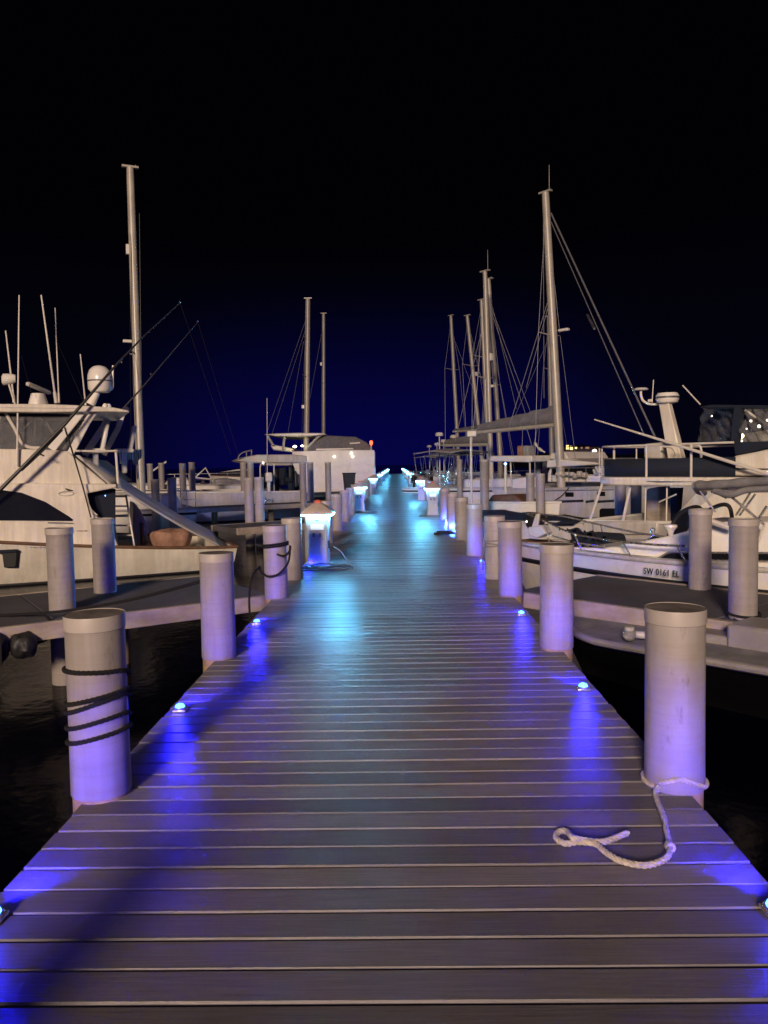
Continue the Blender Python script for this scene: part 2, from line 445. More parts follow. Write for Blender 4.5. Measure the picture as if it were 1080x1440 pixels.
for s in (-1, 1):
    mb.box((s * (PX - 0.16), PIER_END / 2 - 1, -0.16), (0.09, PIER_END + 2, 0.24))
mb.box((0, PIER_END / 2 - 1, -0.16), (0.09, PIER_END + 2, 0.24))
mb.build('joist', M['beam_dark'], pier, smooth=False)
for s in (-1, 1):
    MB().box((s * (PX - 0.045), PIER_END / 2 - 1, -0.145), (0.05, PIER_END + 1.7, 0.22)).build('edge_beam', M['beam'], pier, smooth=False)

# ------------------------------------------------------------------ piles
R = 0.131
def make_pile(top=0.85, label='', group='white piles along the pier'):
    p = thing('dock_pile', label, 'pile', (0, 0, 0), 0, group)
    m = MB(); m.lathe([(R, 0.0), (R + 0.003, 0.004), (R + 0.0005, 0.3), (R, top - 0.06)], seg=40, cap0=True, cap1=True)
    m.build('sleeve', M['sleeve'], p)
    m = MB(); m.lathe([(R + 0.001, top - 0.067), (R + 0.004, top - 0.064), (R + 0.004, top - 0.005), (R + 0.003, top)], seg=40, cap0=False, cap1=False)
    c = m.build('cap', M['cap'], p)
    m = MB(); m.lathe([(R + 0.001, top - 0.03), (R + 0.001, top - 0.003)], seg=40, cap0=False); m.build('cap_plate', M['pile_top'], c)
    m = MB(); m.lathe([(R - 0.006, -2.2), (R - 0.004, -0.001)], seg=32); m.build('shaft', M['shaft'], p)
    return p

PLX, PRX = -1.322, 1.336
left_Y = [0.55, 3.46, 5.98, 8.7, 10.15, 12.55, 14.9, 17.6, 20.4]
right_Y = [3.50, 6.12, 8.6, 9.95, 12.45, 15.1, 17.5, 20.3]
left_lab = ['white pile at the left pier edge closest to the viewer, beyond the picture',
            'white pile on the left pier edge wrapped in turns of black rope',
            'white pile on the left pier edge one past the black-roped pile',
            'white pile holding a hanging loop of black line on the left',
            'white pile standing just before the first lit power pedestal',
            'white pile half hidden behind the first lit power pedestal',
            'stubby white pile showing right behind the roof of the first power pedestal',
            'pinkish pile on the left, second behind the first power pedestal',
            'pile washed blue on its right side, third behind the first power pedestal']
right_lab = ['white pile on the right pier edge with a pale rope around its foot',
             'white pile with a blue-lit foot, second along the right pier edge',
             'white pile standing in front of the pile with faint rope bands on the right',
             'white pile with two thin cords tied round it on the right edge',
             'white pile fifth along the right edge with blue glow on its foot',
             'tan white pile with a dark mooring line lying at its foot',
             'violet-lit pile on the right before the cyan pile',
             'cyan-lit pile right beside the first power pedestal on the right']
proto = make_pile(0.828, left_lab[0])
proto.location = (PLX, left_Y[0], 0)
yy = 20.4
far = []
while yy < PIER_END - 3:
    yy += 2.65; far.append(yy)
for i, Y in enumerate(left_Y):
    if i: lean(dup(proto, (PLX - (.034 if i == 2 else 0) + random.uniform(-.012, .012) * (i > 3), Y, random.uniform(-0.02, 0.02)), random.uniform(0, 6), left_lab[i]), .009 if i > 1 else .002)
for i, Y in enumerate(right_Y):
    lean(dup(proto, (PRX + random.uniform(-.012, .012) * (i > 3), Y, random.uniform(-0.02, 0.02)), random.uniform(0, 6), right_lab[i]), .009 if i else .002)
for Y in far:
    dup(proto, (PLX, Y, random.uniform(-0.02, 0.03)), random.uniform(0, 6), 'far pile of the left row receding behind the power pedestals', 'far piles of the left row')
    dup(proto, (PRX, Y + 0.1, random.uniform(-0.02, 0.03)), random.uniform(0, 6), 'far pile of the right row receding behind the power pedestals', 'far piles of the right row')

# tall free-standing piles in the water: (centre px, width px, top px)
def water_pile(px, wpx, top, label, group=None, Y=None, base=None):
    Y = Y or 0.272 * F_PX / wpx
    q = UY(px, top, Y)
    p = thing('mooring_pile', label, 'pile', (q.x, q.y, WATER), random.uniform(0, 6), group)
    h = q.z - WATER; rr = wpx * Y / F_PX / 2
    m = MB(); m.lathe([(rr, -1.2), (rr, h - 0.06)], seg=28); m.build('sleeve', M['sleeve'], p)
    m = MB(); m.lathe([(rr + 0.001, h - 0.07), (rr + 0.008, h - 0.066), (rr + 0.008, h - 0.006), (rr, h), (rr - 0.014, h), (rr - 0.015, h - 0.01)], seg=28, cap0=False, cap1=False)
    c = m.build('cap', M['cap'], p)
    m = MB(); m.lathe([(rr - 0.015, h - 0.04), (rr - 0.0155, h - 0.011)], seg=28, cap0=False); m.build('cap_plate', M['pile_top'], c)
    return p
G = 'mooring piles standing in the water'
water_pile(83, 36, 742, 'tall pinkish pile standing in front of the near left finger dock', G, Y=8.15)
water_pile(144, 31, 729, 'tall pile lit blue on its right side, beside the yacht hull', G, Y=9.35)
water_pile(985, 30, 716, 'tall pile in front of the registration number boat, left of the roped one', G, Y=8.95)
water_pile(1046, 38, 729, 'tall pile with a dark rope looped round its foot at the finger dock', G, Y=7.25)
water_pile(349.5, 13.2, 672, 'tall thin pile left of its twin, near the coiled black line', G)
water_pile(364, 13.2, 671, 'tall thin pile right of its twin, near the coiled black line', G)
for px, wp, tp, lab in [
    (210.5, 8, 652, 'slim pile just right of the striped cloth on the yacht rail'),
    (226.5, 8, 651, 'slim pile second right of the striped cloth'),
    (256.5, 9.2, 651.5, 'left pile of the pair standing before the lettered white hull'),
    (269.5, 8.8, 650, 'right pile of the pair before the lettered white hull, topped by a bird-sized knob'),
    (217.8, 11.5, 674, 'shorter thick pile above the sloping shade cloth, left of its mate'),
    (241.5, 12, 672, 'shorter thick pile above the sloping shade cloth, right of its mate'),
    (342, 9, 650, 'left pile of the pair just before the lettered hull ends'),
    (352, 9, 650, 'right pile of the pair just before the lettered hull ends'),
    (425.5, 9.5, 650, 'left pile of the pair in front of the white catamaran wall'),
    (436, 9, 650, 'right pile of the pair in front of the white catamaran wall'),
    (461, 8.5, 650, 'lone pile in front of the middle of the white catamaran wall'),
    (681, 12.5, 646, 'thick pile under the left end of the pale cockpit roof on the right'),
    (745.5, 11.8, 665, 'left one of the two bright piles in front of the catamaran hull'),
    (759.8, 12.4, 666, 'right one of the two bright piles in front of the catamaran hull'),
    (756, 8.5, 645, 'taller dim pile behind the two bright piles, left of the pair'),
    (766.5, 7.5, 645, 'taller dim pile behind the two bright piles, right of the pair'),
    (646, 8.0, 646, 'dim pile amid the sailboat sterns on the right'),
    (703.5, 7.5, 650, 'dim pile left of the small blue lamp post'),
    (872.5, 15, 660, 'thick pile under the left part of the railed upper deck'),
    (894.5, 15, 660, 'thick pile under the railed upper deck, between the struts')]:
    water_pile(px, wp, tp, lab, G)

# ------------------------------------------------------------------ finger docks
def finger(a, b, width, length, label, dark=False):
    """a, b: two points on the near edge, a at the pier."""
    d = (b - a); d.z = 0; d.normalize(); n = Vector((-d.y, d.x, 0))
    if n.y < 0: n = -n
    t = thing('finger_dock', label, 'dock', (a.x, a.y, 0), math.atan2(d.y, d.x), 'finger docks')
    sgn = 1 if Vector((-d.y, d.x, 0)).dot(n) > 0 else -1
    lx = length
    # slightly jagged slab made of separate pours
    m = MB(); x = 0.0
    while x < lx:
        e = min(lx, x + 2.4)
        m.box(((x + e) / 2, sgn * (width / 2), -0.08), (e - x - 0.012, width - 0.1, 0.14)); x = e
    m.build('deck', M['finger'], t, bevel=0.01)
    for yy in (0.0, width):
        x = 0.0
        while x < lx:
            e = min(lx, x + 3.1)
            m = MB(); m.box(((x + e) / 2, sgn * yy, -0.092), (e - x - 0.008, 0.07, 0.175))
            m.build('edge_beam', M['beam'], t, bevel=0.006)
            x = e
    m = MB()
    for x in [0.6 + 1.55 * i for i in range(int(lx / 1.55))]:
        m.tube([(x, sgn * -0.045, -0.09), (x, sgn * -0.062, -0.09)], 0.022, 10)
    m.build('bolt', M['steel'], t)
    for x in [1.5 + 2.4 * i for i in range(int(lx / 2.4))]:
        MB().lathe([(0.12, -1.6), (0.12, -0.16)], (x, sgn * width / 2, 0), 16).build('support_post', M['shaft'], t)
    return t, d, n
def edge_pt(a, b, X):
    t = (X - a.x) / (b.x - a.x); return a.lerp(b, t)
la, lb = UZ(368, 837, 0), UZ(173, 860.6, 0)
a0 = edge_pt(la, lb, -PX - 0.05)
fl, dL, nL = finger(a0, lb, 2.1, 9.0, 'grey finger dock with tan edge beam in front of the sport fishing yacht')
ra, rb = UZ(735, 832, 0), UZ(1040, 875, 0)
a1 = edge_pt(ra, rb, PX + 0.05)
fr, dR, nR = finger(a1, rb, 1.75, 9.0, 'grey finger dock with tan edge beam in front of the registration number boat')
#print('fingers', la, lb, dL, ra, rb, dR)
lc, ld = UZ(428, 735.6, 0), UZ(317, 743.6, 0)
finger(edge_pt(lc, ld, -PX - 0.05), ld, 1.4, 3.2, 'finger dock beyond the stern of the sport fishing yacht')
for k, lab in ((1, 'finger dock in front of the lettered white hull'), (2, 'far finger dock on the left before the catamaran')):
    p = Vector((-PX - 0.05, 21.0 + 11.5 * k, 0)); finger(p, p + dL, 1.4, 9.0, lab)
for k, lab, ln in ((1, 'short finger dock stub by the blue-tarped tender on the right', 1.6), (3, 'farthest finger dock on the right', 6.0)):
    p = Vector((PX + 0.05, a1.y + 11.5 * k, 0)); finger(p, p + dR, 1.6, ln, lab)

# ------------------------------------------------------------------ blue deck lights
def make_led(label):
    t = thing('deck_light', label, 'deck light', (0, 0, 0), 0, 'blue deck lights along the pier edges')
    m = MB(); m.box((0, 0, 0.008), (0.085, 0.07, 0.016)); m.build('base', M['steel'], t, bevel=0.004)
    m = MB(); m.lathe([(.030, .016), (.031, .026), (.026, .038), (.014, .046), (.001, .048)], seg=20); m.build('lens', M['led'], t)
    m = MB(); m.lathe([(.040, .015), (.041, .022), (.036, .027), (.031, .027)], seg=20, cap0=False, cap1=False); m.build('bezel', M['steel'], t)
    return t
def led_lamp(x, y, z=0.05, p=9.0, far=False):
    l = bpy.data.lights.new('deck_light_bulb', 'POINT'); l.energy = p; l.color = (0.03, 0.12, 1.0) if far else (0.015, 0.01, 1.0); l.shadow_soft_size = 0.03
    wide_beam(l, 1.2, 0.1)
    o = bpy.data.objects.new('deck_light_bulb', l); C.objects.link(o); o.location = (x, y, z); return o
def led_spot(x, y, z, p):
    l = bpy.data.lights.new('deck_light_beam', 'SPOT'); l.energy = p; l.color = (0.012, 0.008, 1.0); l.shadow_soft_size = 0.03
    l.spot_size = math.radians(72); l.spot_blend = 0.9
    o = bpy.data.objects.new('deck_light_beam', l); C.objects.link(o); o.location = (x, y, z)
    o.rotation_euler = Vector((-0.12 * (1 if x > 0 else -1), 1, 0.0)).to_track_quat('-Z', 'Y').to_euler(); return o
def wide_beam(l, expo, lo):
    """wide lens: the lamp throws more light sideways than straight down, and none upwards past a shallow angle."""
    l.use_nodes = True; nt = l.node_tree; em = nt.nodes['Emission']
    g = nt.nodes.new('ShaderNodeNewGeometry'); sx = nt.nodes.new('ShaderNodeSeparateXYZ'); nt.links.new(g.outputs['Incoming'], sx.inputs[0])
    ab = nt.nodes.new('ShaderNodeMath'); ab.operation = 'ABSOLUTE'; nt.links.new(sx.outputs['Z'], ab.inputs[0])
    mx = nt.nodes.new('ShaderNodeMath'); mx.operation = 'MAXIMUM'; mx.inputs[1].default_value = lo; nt.links.new(ab.outputs[0], mx.inputs[0])
    po = nt.nodes.new('ShaderNodeMath'); po.operation = 'POWER'; po.inputs[1].default_value = -expo; nt.links.new(mx.outputs[0], po.inputs[0])
    nt.links.new(po.outputs[0], em.inputs['Strength'])
def ped_lamp(x, y):
    l = bpy.data.lights.new('lantern_bulb', 'POINT'); l.energy = 7.5; l.color = (0.12, 0.58, 1.0); l.shadow_soft_size = 0.06
    wide_beam(l, 1.6, 0.16)
    o = bpy.data.objects.new('lantern_bulb', l); C.objects.link(o); o.location = (x - math.copysign(.31, x), y - .06, .745)
leds = []
L1 = UZ(-12, 1278, .04); L2 = UZ(253, 991, .04); L3 = UZ(361, 872, .04); L4 = Vector((-1.215, 11.05, 0))
for p, lab in ((L1, 'blue deck light at the very left edge of the picture'),
               (L2, 'blue deck light on the left just past the black-roped pile'),
               (L3, 'blue deck light on the left before the pile with the hanging loop'),
               (L4, 'blue deck light at the foot of the first power pedestal'),
               (Vector((-1.29, 17.7, 0)), 'blue deck light right of the first power pedestal, lower of two'),
               (Vector((-1.27, 20.6, 0)), 'blue deck light right of the first power pedestal, upper of two'),
               (Vector((-1.27, 26.2, 0)), 'blue deck light left of the second power pedestal on the left'),
               (UZ(1091, 1268, .04), 'blue deck light at the very right edge of the picture'),
               (UZ(820, 962, .04), 'blue deck light on the right between the roped pile and the next'),
               (UZ(733, 860, .04), 'blue deck light on the right at the start of the finger dock'),
               (UZ(677.5, 788, .04), 'blue deck light on the right beside the pile with cords'),
               (UZ(639, 743, .04), 'blue deck light over the dark mooring line on the right'),
               (UZ(628, 731.5, .04), 'blue deck light at the foot of the cyan-lit pile')):
    leds.append((max(-1.345, min(1.34, p.x)), p.y, lab))
for Y in [31 + 5.3 * i for i in range(9)]:
    leds.append((-1.3, Y, 'tiny far blue deck light of the left row')); leds.append((1.3, Y - 1.5, 'tiny far blue deck light of the right row'))
lp = None
for x, y, lab in leds:
    if lp is None: lp = make_led(lab); lp.location = (x, y, 0.001)
    else: dup(lp, (x, y, 0.001), 0, lab, None if 'tiny' not in lab else 'far blue deck lights')
    led_lamp(x, y - 0.05, 0.075, 0.9 if y < 3.5 else 1.8 if y < 11.5 else 9.0, y > 11.5)
    if y < 60: led_spot(x, y + 0.05, 0.06, 25.0 if 11 < y < 11.2 else 90.0)

# ------------------------------------------------------------------ lit power pedestals
def sq(hx, hy, z, ch=0.02):
    return [(-hx + ch, -hy, z), (hx - ch, -hy, z), (hx, -hy + ch, z), (hx, hy - ch, z), (hx - ch, hy, z), (-hx + ch, hy, z), (-hx, hy - ch, z), (-hx, -hy + ch, z)]
def make_pedestal(label):
    t = thing('power_pedestal', label, 'power pedestal', (0, 0, 0), 0, 'lit power pedestals along the pier')
    m = MB(); m.sections([sq(.185, .185, 0), sq(.185, .185, .035)]); m.build('base', M['pedestal'], t, bevel=0.006)
    m = MB(); m.sections([sq(a, a, z) for a, z in ((.160, .035), (.155, .10), (.143, .30), (.142, .40), (.148, .50), (.160, .60), (.168, .70), (.168, .80))])
    b = m.build('body', M['pedestal'], t, bevel=0.006)
    m = MB()
    m.sections([sq(.228, .228, .785, .01), sq(.235, .235, .80, .01), sq(.225, .225, .825, .01), sq(.12, .12, .905, .01), sq(.055, .055, .945, .005), sq(.03, .03, .952, .005)])
    r = m.build('roof', M['pedestal_roof'], t, bevel=0.004)
    m = MB(); m.sections([sq(.05, .05, .949, .012), sq(.052, .052, .965, .012), sq(.03, .03, .99, .012)]); m.build('beacon', M['red_cap'], r)
    # diffuser ring tucked under the eaves
    m = MB()
    for s in (-1, 1):
        m.box((0, s * .202, .776), (.45, .045, .016)); m.box((s * .202, 0, .776), (.045, .356, .016))
    m.build('diffuser', M['lantern'], t, smooth=False)
    for s, nm in ((-1, 0), (1, 0)):
        m = MB(); m.box((0, s * .170, .65), (.22, .012, .20)); m.build('recess_panel', M['pedestal'], t, bevel=0.003)
        p = MB().box((0, s * .180, .60), (.19, .012, .085)).build('meter_panel', M['panel_white'], t, bevel=0.003)
        MB().box((0, s * .178, .70), (.05, .008, .014)).build('switch', M['socket'], t, bevel=0.002)
    m = MB()
    for s in (-1, 1):
        for x in (-.055, .04):
            m.box((x, s * .150, .485), (.035, .05, .06))
    m.build('socket_cover', M['socket'], t, bevel=0.006)
    m = MB(); m.box((.155, -.02, .33), (.03, .05, .12)); m.build('hose_hook', M['black'], t, bevel=0.008)
    return t
ped = [(-1.10, 11.35, 'lit power pedestal nearest on the left with coiled cable at its foot'),
       (-1.10, 24.3, 'lit power pedestal second on the left, with a cable beside it'),
       (-1.10, 38.6, 'lit power pedestal third on the left in front of the white catamaran wall'),
       (-1.10, 54, 'lit power pedestal fourth on the left, right of the white catamaran wall'),
       (-1.10, 69, 'lit power pedestal fifth on the left'),
       (-1.10, 86, 'lit power pedestal sixth on the left'),
       (-1.10, 108, 'farthest lit power pedestal on the left'),
       (1.10, 22.0, 'lit power pedestal nearest on the right beside the cyan pile'),
       (1.10, 31.8, 'lit power pedestal second on the right'),
       (1.10, 43, 'lit power pedestal third on the right with a dark gap beside it'),
       (1.10, 58, 'lit power pedestal fourth on the right'),
       (1.10, 73, 'lit power pedestal fifth on the right'),
       (1.10, 92, 'lit power pedestal sixth on the right'),
       (1.10, 114, 'farthest lit power pedestal on the right')]
pp = None
for x, y, lab in ped:
    ped_lamp(x, y)
    if pp is None: pp = make_pedestal(lab); pp.location = (x, y, 0.002)
    else: dup(pp, (x, y, 0.002), 0, lab)

# coiled shore cables
def coil(loc, label, n=5, r0=0.30, tail=None):
    m = MB(); pts = []
    for i in range(n * 26):
        q = i / 26 * 2 * PI
        rr = r0 + 0.055 * math.sin(q * 0.37 + 1) - 0.012 * (i / 26)
        pts.append((rr * 1.15 * math.cos(q) + 0.03 * math.sin(q * .21), rr * 0.85 * math.sin(q), 0.014 + 0.012 * (i / 26) + 0.006 * math.sin(q * 3.1)))
    if tail: pts += tail
    m.tube(pts, 0.0095, 8)
    return tag(m.build('shore_cable', M['hose'], loc=loc), label, 'cable', 'shore power cables')
coil((-0.98, 11.0, 0), 'grey shore cable coiled at the foot of the nearest left power pedestal', 5, 0.30,
     bez([(0.36, 0.05, .04), (0.375, .10, .03), (0.31, .18, .10), (0.22, .28, .22), (0.10, .33, .30)], 6))
coil((-0.9, 24.0, 0), 'grey shore cable lying at the foot of the second left power pedestal', 3, 0.26)
coil((1.0, 21.8, 0), 'dark cable lying beside the nearest right power pedestal', 2, 0.24)

# ------------------------------------------------------------------ ropes
def ring_rope(cx, cy, rad, zf, a0, a1, n):
    out = []
    for i in range(n + 1):
        q = a0 + (a1 - a0) * i / n
        out.append((cx + rad * math.cos(q), cy + rad * math.sin(q), zf(q, i / n)))
    return out
# black line wound round the near left pile: each turn has its own height and tilt (angle -90 deg faces the viewer)
turns = [(0.578, -0.004), (0.450, 0.030), (0.422, 0.044), (0.342, 0.034), (0.272, 0.030)]
def zt(q, u):
    t = min(u * 4.99, 3.999); i = int(t); f = t - i
    f = max(0, min(1, (f - 0.55) / 0.45)); f = f * f * (3 - 2 * f)
    h = turns[i][0] * (1 - f) + turns[i + 1][0] * f; tl = turns[i][1] * (1 - f) + turns[i + 1][1] * f
    return h + tl * math.cos(q) - 0.012 * math.sin(q) + 0.012
mb = MB(); strand_rope(mb, ring_rope(PLX, left_Y[1], R + 0.007, zt, -PI - 0.9, -PI - 0.9 + 2 * PI * 4.99, 420), 0.0115, 14, step=0.012, seg=5)
tag(mb.build('dock_line', M['rope_black']), 'black rope wound five times round the near left pile', 'rope', 'ropes on the piles')

# black line hanging in a loop from the third left pile
cx, cy = PLX, left_Y[3]
pts = ring_rope(cx, cy, R + 0.012, lambda q, u: 0.63 - 0.05 * u + 0.02 * math.cos(q), -PI, PI * 2.9, 90)
pts += bez([pts[-1], (cx + .10, cy - .17, .50), (cx + .175, cy - .13, .54), (cx + .185, cy - .12, .60), (cx + .16, cy - .13, .42),
            (cx + .06, cy - .17, .30), (cx - .06, cy - .17, .27), (cx - .15, cy - .10, .31), (cx - .18, cy - .02, .36)], 10)
pts += bez([pts[-1], (cx - .22, cy - .25, .30), (cx - .25, cy - .32, .1), (cx - .25, cy - .33, -.25)], 8)
mb = MB(); strand_rope(mb, pts, 0.014, 14, step=0.015, seg=5)
tag(mb.build('dock_line', M['rope_black']), 'black line looped on a pile and hanging in a wide bight', 'rope', 'ropes on the piles')

# pale rope round the foot of the near right pile, its tail lying on the boards
def dk(px, py, z=0.018): 
    q = UZ(px, py, z); return (q.x, q.y, z)
pts = ring_rope(PRX, right_Y[0], R + 0.02, lambda q, u: 0.024 + 0.02 * (1 - u), PI * 0.35, PI * 2.12, 40)[::-1]
cxr = (PRX - R - .02, right_Y[0], .05)
tail = bez([(PRX - .11, right_Y[0] - .11, .03), dk(922, 1118), dk(933, 1148), dk(938, 1172), dk(942, 1196), dk(932, 1210), dk(905, 1217), dk(872, 1210), dk(850, 1197),
            dk(838, 1187), dk(815, 1184), dk(795, 1186), dk(782, 1178), dk(786, 1170), dk(797, 1169), dk(806, 1178, .035), dk(825, 1182), dk(848, 1184), dk(866, 1178), dk(883, 1171)], 8)
ring = ring_rope(PRX, right_Y[0], R + 0.008, lambda q, u: 0.02 + 0.06 * max(0, 1 - abs(u - 0.1) * 6), -PI * 0.75, PI * 1.22, 46)[::-1]
mb = MB(); strand_rope(mb, ring, 0.0115, 16, step=0.01, seg=6); strand_rope(mb, tail, 0.0125, 16, step=0.01, seg=6)
m2 = Vector(tail[len(tail) // 5]); mb.tube([m2 + Vector((0, .012, 0)), m2 - Vector((0, .012, 0))], .02, 8)
tag(mb.build('dock_line', M['rope_white']), 'pale frayed rope tied round the near right pile and curling on the boards', 'rope', 'ropes on the piles')

# thin cords on right pile, dark line at the foot of the next ones
mb = MB()
for z, tl in ((0.50, .01), (0.45, -.02), (0.43, .015)):
    mb.tube(ring_rope(PRX, right_Y[3], R + 0.006, lambda q, u, z=z, tl=tl: z + tl * math.cos(q), 0, 2 * PI, 40), 0.006, 6)
mb.tube(bez([(PRX - .13, right_Y[3] - .07, .46), (PRX - .17, right_Y[3] - .09, .3), (PRX - .165, right_Y[3] - .08, .12)], 6), .012, 6)
tag(mb.build('cord', M['hose']), 'thin grey cords tied round a pile on the right edge', 'cord')
mb = MB(); strand_rope(mb, bez([(0.86, 16.2, .02), (0.95, 16.05, .03), (1.1, 16.1, .025), (1.2, 16.0, .05), (1.33, 15.5, .05), (1.36, 15.2, .06), (1.35, 15.0, .2)], 8), .028, 8, step=.03, seg=5)
strand_rope(mb, bez([(0.92, 16.3, .05), (1.05, 16.2, .06), (1.22, 16.15, .05), (1.3, 15.8, .04)], 8), .026, 8, step=.03, seg=5)
tag(mb.build('dock_line', M['rope_black']), 'dark mooring line lying across the right edge of the boards', 'rope', 'ropes on the piles')
# rope round the foot of the tall pile at the right finger dock
q = UY(1046, 868, 7.25)
mb = MB()
rr = 38 * 7.25 / F_PX / 2
for k in range(2):
    mb.tube(ring_rope(q.x, q.y, rr + 0.014, lambda a, u, k=k: q.z + .04 - .05 * k + 0.05 * math.sin(a) * (1 if k else .3), 0, 2 * PI, 40), 0.013, 6)
mb.tube(bez([(q.x - .12, q.y - .06, q.z), (q.x - .03, q.y - .17, q.z - .07), (q.x + .06, q.y - .16, q.z - .06), (q.x + .13, q.y - .05, q.z + .02)], 8), .013, 6)
tag(mb.build('dock_line', M['rope_black']), 'dark rope looped round the foot of the tall pile by the finger dock', 'rope', 'ropes on the piles')
# long mooring line on the left
mb = MB()
A, B_ = UY(281, 818, 6.0), UY(60, 862, 7.6); C_ = UY(-60, 868, 8.0)
mb.tube(bez([A, A.lerp(B_, .35) - Vector((0, 0, .035)), A.lerp(B_, .7) - Vector((0, 0, .03)), B_, C_], 10), .014, 6)
mb.tube(bez([B_, B_ + Vector((.08, 0, -.10)), B_ + Vector((.07, .02, -.22)), B_ + Vector((-.04, .03, -.30)), B_ + Vector((-.2, .03, -.31))], 8), .016, 6)
tag(mb.build('dock_line', M['rope_black']), 'long black mooring line crossing the near left finger dock to a pile', 'rope', 'ropes on the piles')

# big rubber fender on the left finger dock edge
fp = lb + dL * -1.05 if dL.x > 0 else lb + dL * 1.05
t = thing('dock_fender', 'dirty rubber fender on the left finger dock edge at the picture border', 'fender', (fp.x, fp.y - 0.05, -0.2), 0.5)
from mathutils import noise as mnoise
for dx, hh, ra_ in ((-.18, .17, .13), (.10, .13, .11)):
    m = MB(); rows = []
    for i in range(15):
        t_ = -1 + 2 * i / 14; row = []
        for k in range(25):
            q = 2 * PI * k / 24; r_ = ra_ * (max(0, 1 - t_ * t_) ** .4) * (1 + .28 * mnoise.noise(Vector((dx * 9 + t_ * 2.2, 2.3 * math.cos(q), 2.3 * math.sin(q)))))
            row.append((dx + hh * t_, r_ * math.cos(q), r_ * math.sin(q) * 1.15))
        rows.append(row)
    m.grid(rows); m.build('bumper', M['black'], t)
m = MB(); m.tube([(-.1, -.13, .16), (-.1, -.15, 0), (-.1, -.1, -.14)], .012, 6); m.build('lashing', M['rope_black'], t)

# ------------------------------------------------------------------ boat helpers
class Frame:
    """A boat's near side as a vertical plane: local x runs along it (rightwards), y away from the viewer, z up from the water."""
    def __init__(s, O, d):
        s.O = Vector((O.x, O.y, WATER)); s.d = Vector((d.x, d.y, 0)).normalized(); s.n = Vector((-s.d.y, s.d.x, 0)); s.rz = math.atan2(s.d.y, s.d.x)
    def at(s, px, py, off=0.0):
        r = ray(px, py); t = ((s.O + s.n * off) - CAM).dot(s.n) / r.dot(s.n)
        q = CAM + r * t - s.O; return (q.dot(s.d), q.z)
    def p3(s, px, py, off=0.0):
        x, z = s.at(px, py, off); return Vector((x, off, z))
    def prof(s, pts, off=0.0): return [s.at(px, py, off) for px, py in pts]

def hull(name, mat, parent, x0, x1, beam, zs0, zs1, bow, bowlen=0.45, trans_rake=0.15, flare=0.25, zb=-0.45, deck_mat=None, sheer_curve=0.0, boot=True, open_x=None, rail_mat=None, strip=None, strip_mat=None):
    """lofted hull from stern to bow; bow = +1 if the bow lies at x1, -1 if at x0."""
    n = 22; L = x1 - x0; yc = beam / 2; secs = []; top = []
    for i in range(n + 1):
        u = i / n                                   # 0 stern .. 1 bow
        x = (x0 + L * u) if bow > 0 else (x1 - L * u)
        zst, zbw = (zs0, zs1) if bow > 0 else (zs1, zs0)
        zs = zst + (zbw - zst) * u ** 1.4 - sheer_curve * math.sin(PI * u)
        v = max(0.0, (u - (1 - bowlen)) / bowlen)
        hb = beam / 2 * (0.93 + 0.07 * min(1, u * 4)) * (1 - v ** 2.3) + 0.02
        hw = hb * (1 - flare * 0.35) * (1 - 0.75 * v ** 1.5); hw = max(hw, 0.015)
        zk = zb * (1 - 0.6 * v ** 2)
        fw = bow * v ** 3 * L * 0.05                # the stem rakes forward at the top
        rk = -bow * trans_rake * (1 - u) ** 8
        hm = hb * 0.5 + hw * 0.5; zm = zs * 0.42
        sec = [(x + fw + rk, yc - hb, zs), (x + fw * .5 + rk * .5, yc - hm * 1.02, zm), (x, yc - hw, 0.02), (x, yc - hw * .62, zk * .8), (x, yc, zk),
               (x, yc + hw * .62, zk * .8), (x, yc + hw, 0.02), (x + fw * .5 + rk * .5, yc + hm * 1.02, zm), (x + fw + rk, yc + hb, zs)]
        secs.append(sec); top.append((x + fw + rk, hb, zs))
    m = MB(); m.grid(secs)
    m.add(secs[0], [tuple(range(9))])
    o = m.build(name, mat, parent, fix=True)
    if boot:
        m = MB()
        for s in (-1, 1):
            rows = [[(q[2 if s < 0 else 6][0], q[2 if s < 0 else 6][1] + s * 0.006, 0.02 + dz) for q in secs] for dz in (-0.05, 0.07)]
            m.grid(rows)
        m.build('boot_stripe', M['boot'], parent, thick=0.004)
    # deck
    m = MB(); rows = []
    for x, hb, zs in top:
        if open_x and open_x[0] < x < open_x[1]: z = open_x[2]
        else: z = zs - 0.015
        cam_ = 0.05 if not (open_x and open_x[0] < x < open_x[1]) else 0
        rows.append([(x, yc + hb * .98 * t, z + cam_ * (1 - t * t)) for t in (-1, -.5, 0, .5, 1)])
    m.grid(rows); m.build('deck', deck_mat or M['gel'], parent)
    m = MB()
    for s in (-1, 1):
        m.tube([(x, yc + s * (hb + 0.004), zs) for x, hb, zs in top], 0.035, 8)
    e = top[0]; m.tube([(e[0], yc - e[1], e[2]), (e[0], yc + e[1], e[2])], 0.035, 8)
    m.build('rub_rail', rail_mat or M['teak'], parent)
    if strip:
        m = MB()
        for s in (-1, 1):
            rows = []
            for dz in strip:
                row = []
                for q in secs:
                    a, b_ = Vector(q[0 if s < 0 else 8]), Vector(q[1 if s < 0 else 7]); t = min(1, dz / max(0.05, a.z - b_.z)); c = a.lerp(b_, t)
                    row.append((c.x, c.y + s * 0.008, c.z))
                rows.append(row)
            m.grid(rows)
        m.build('hull_stripe', strip_mat or M['boot'], parent, thick=0.004)
    return top

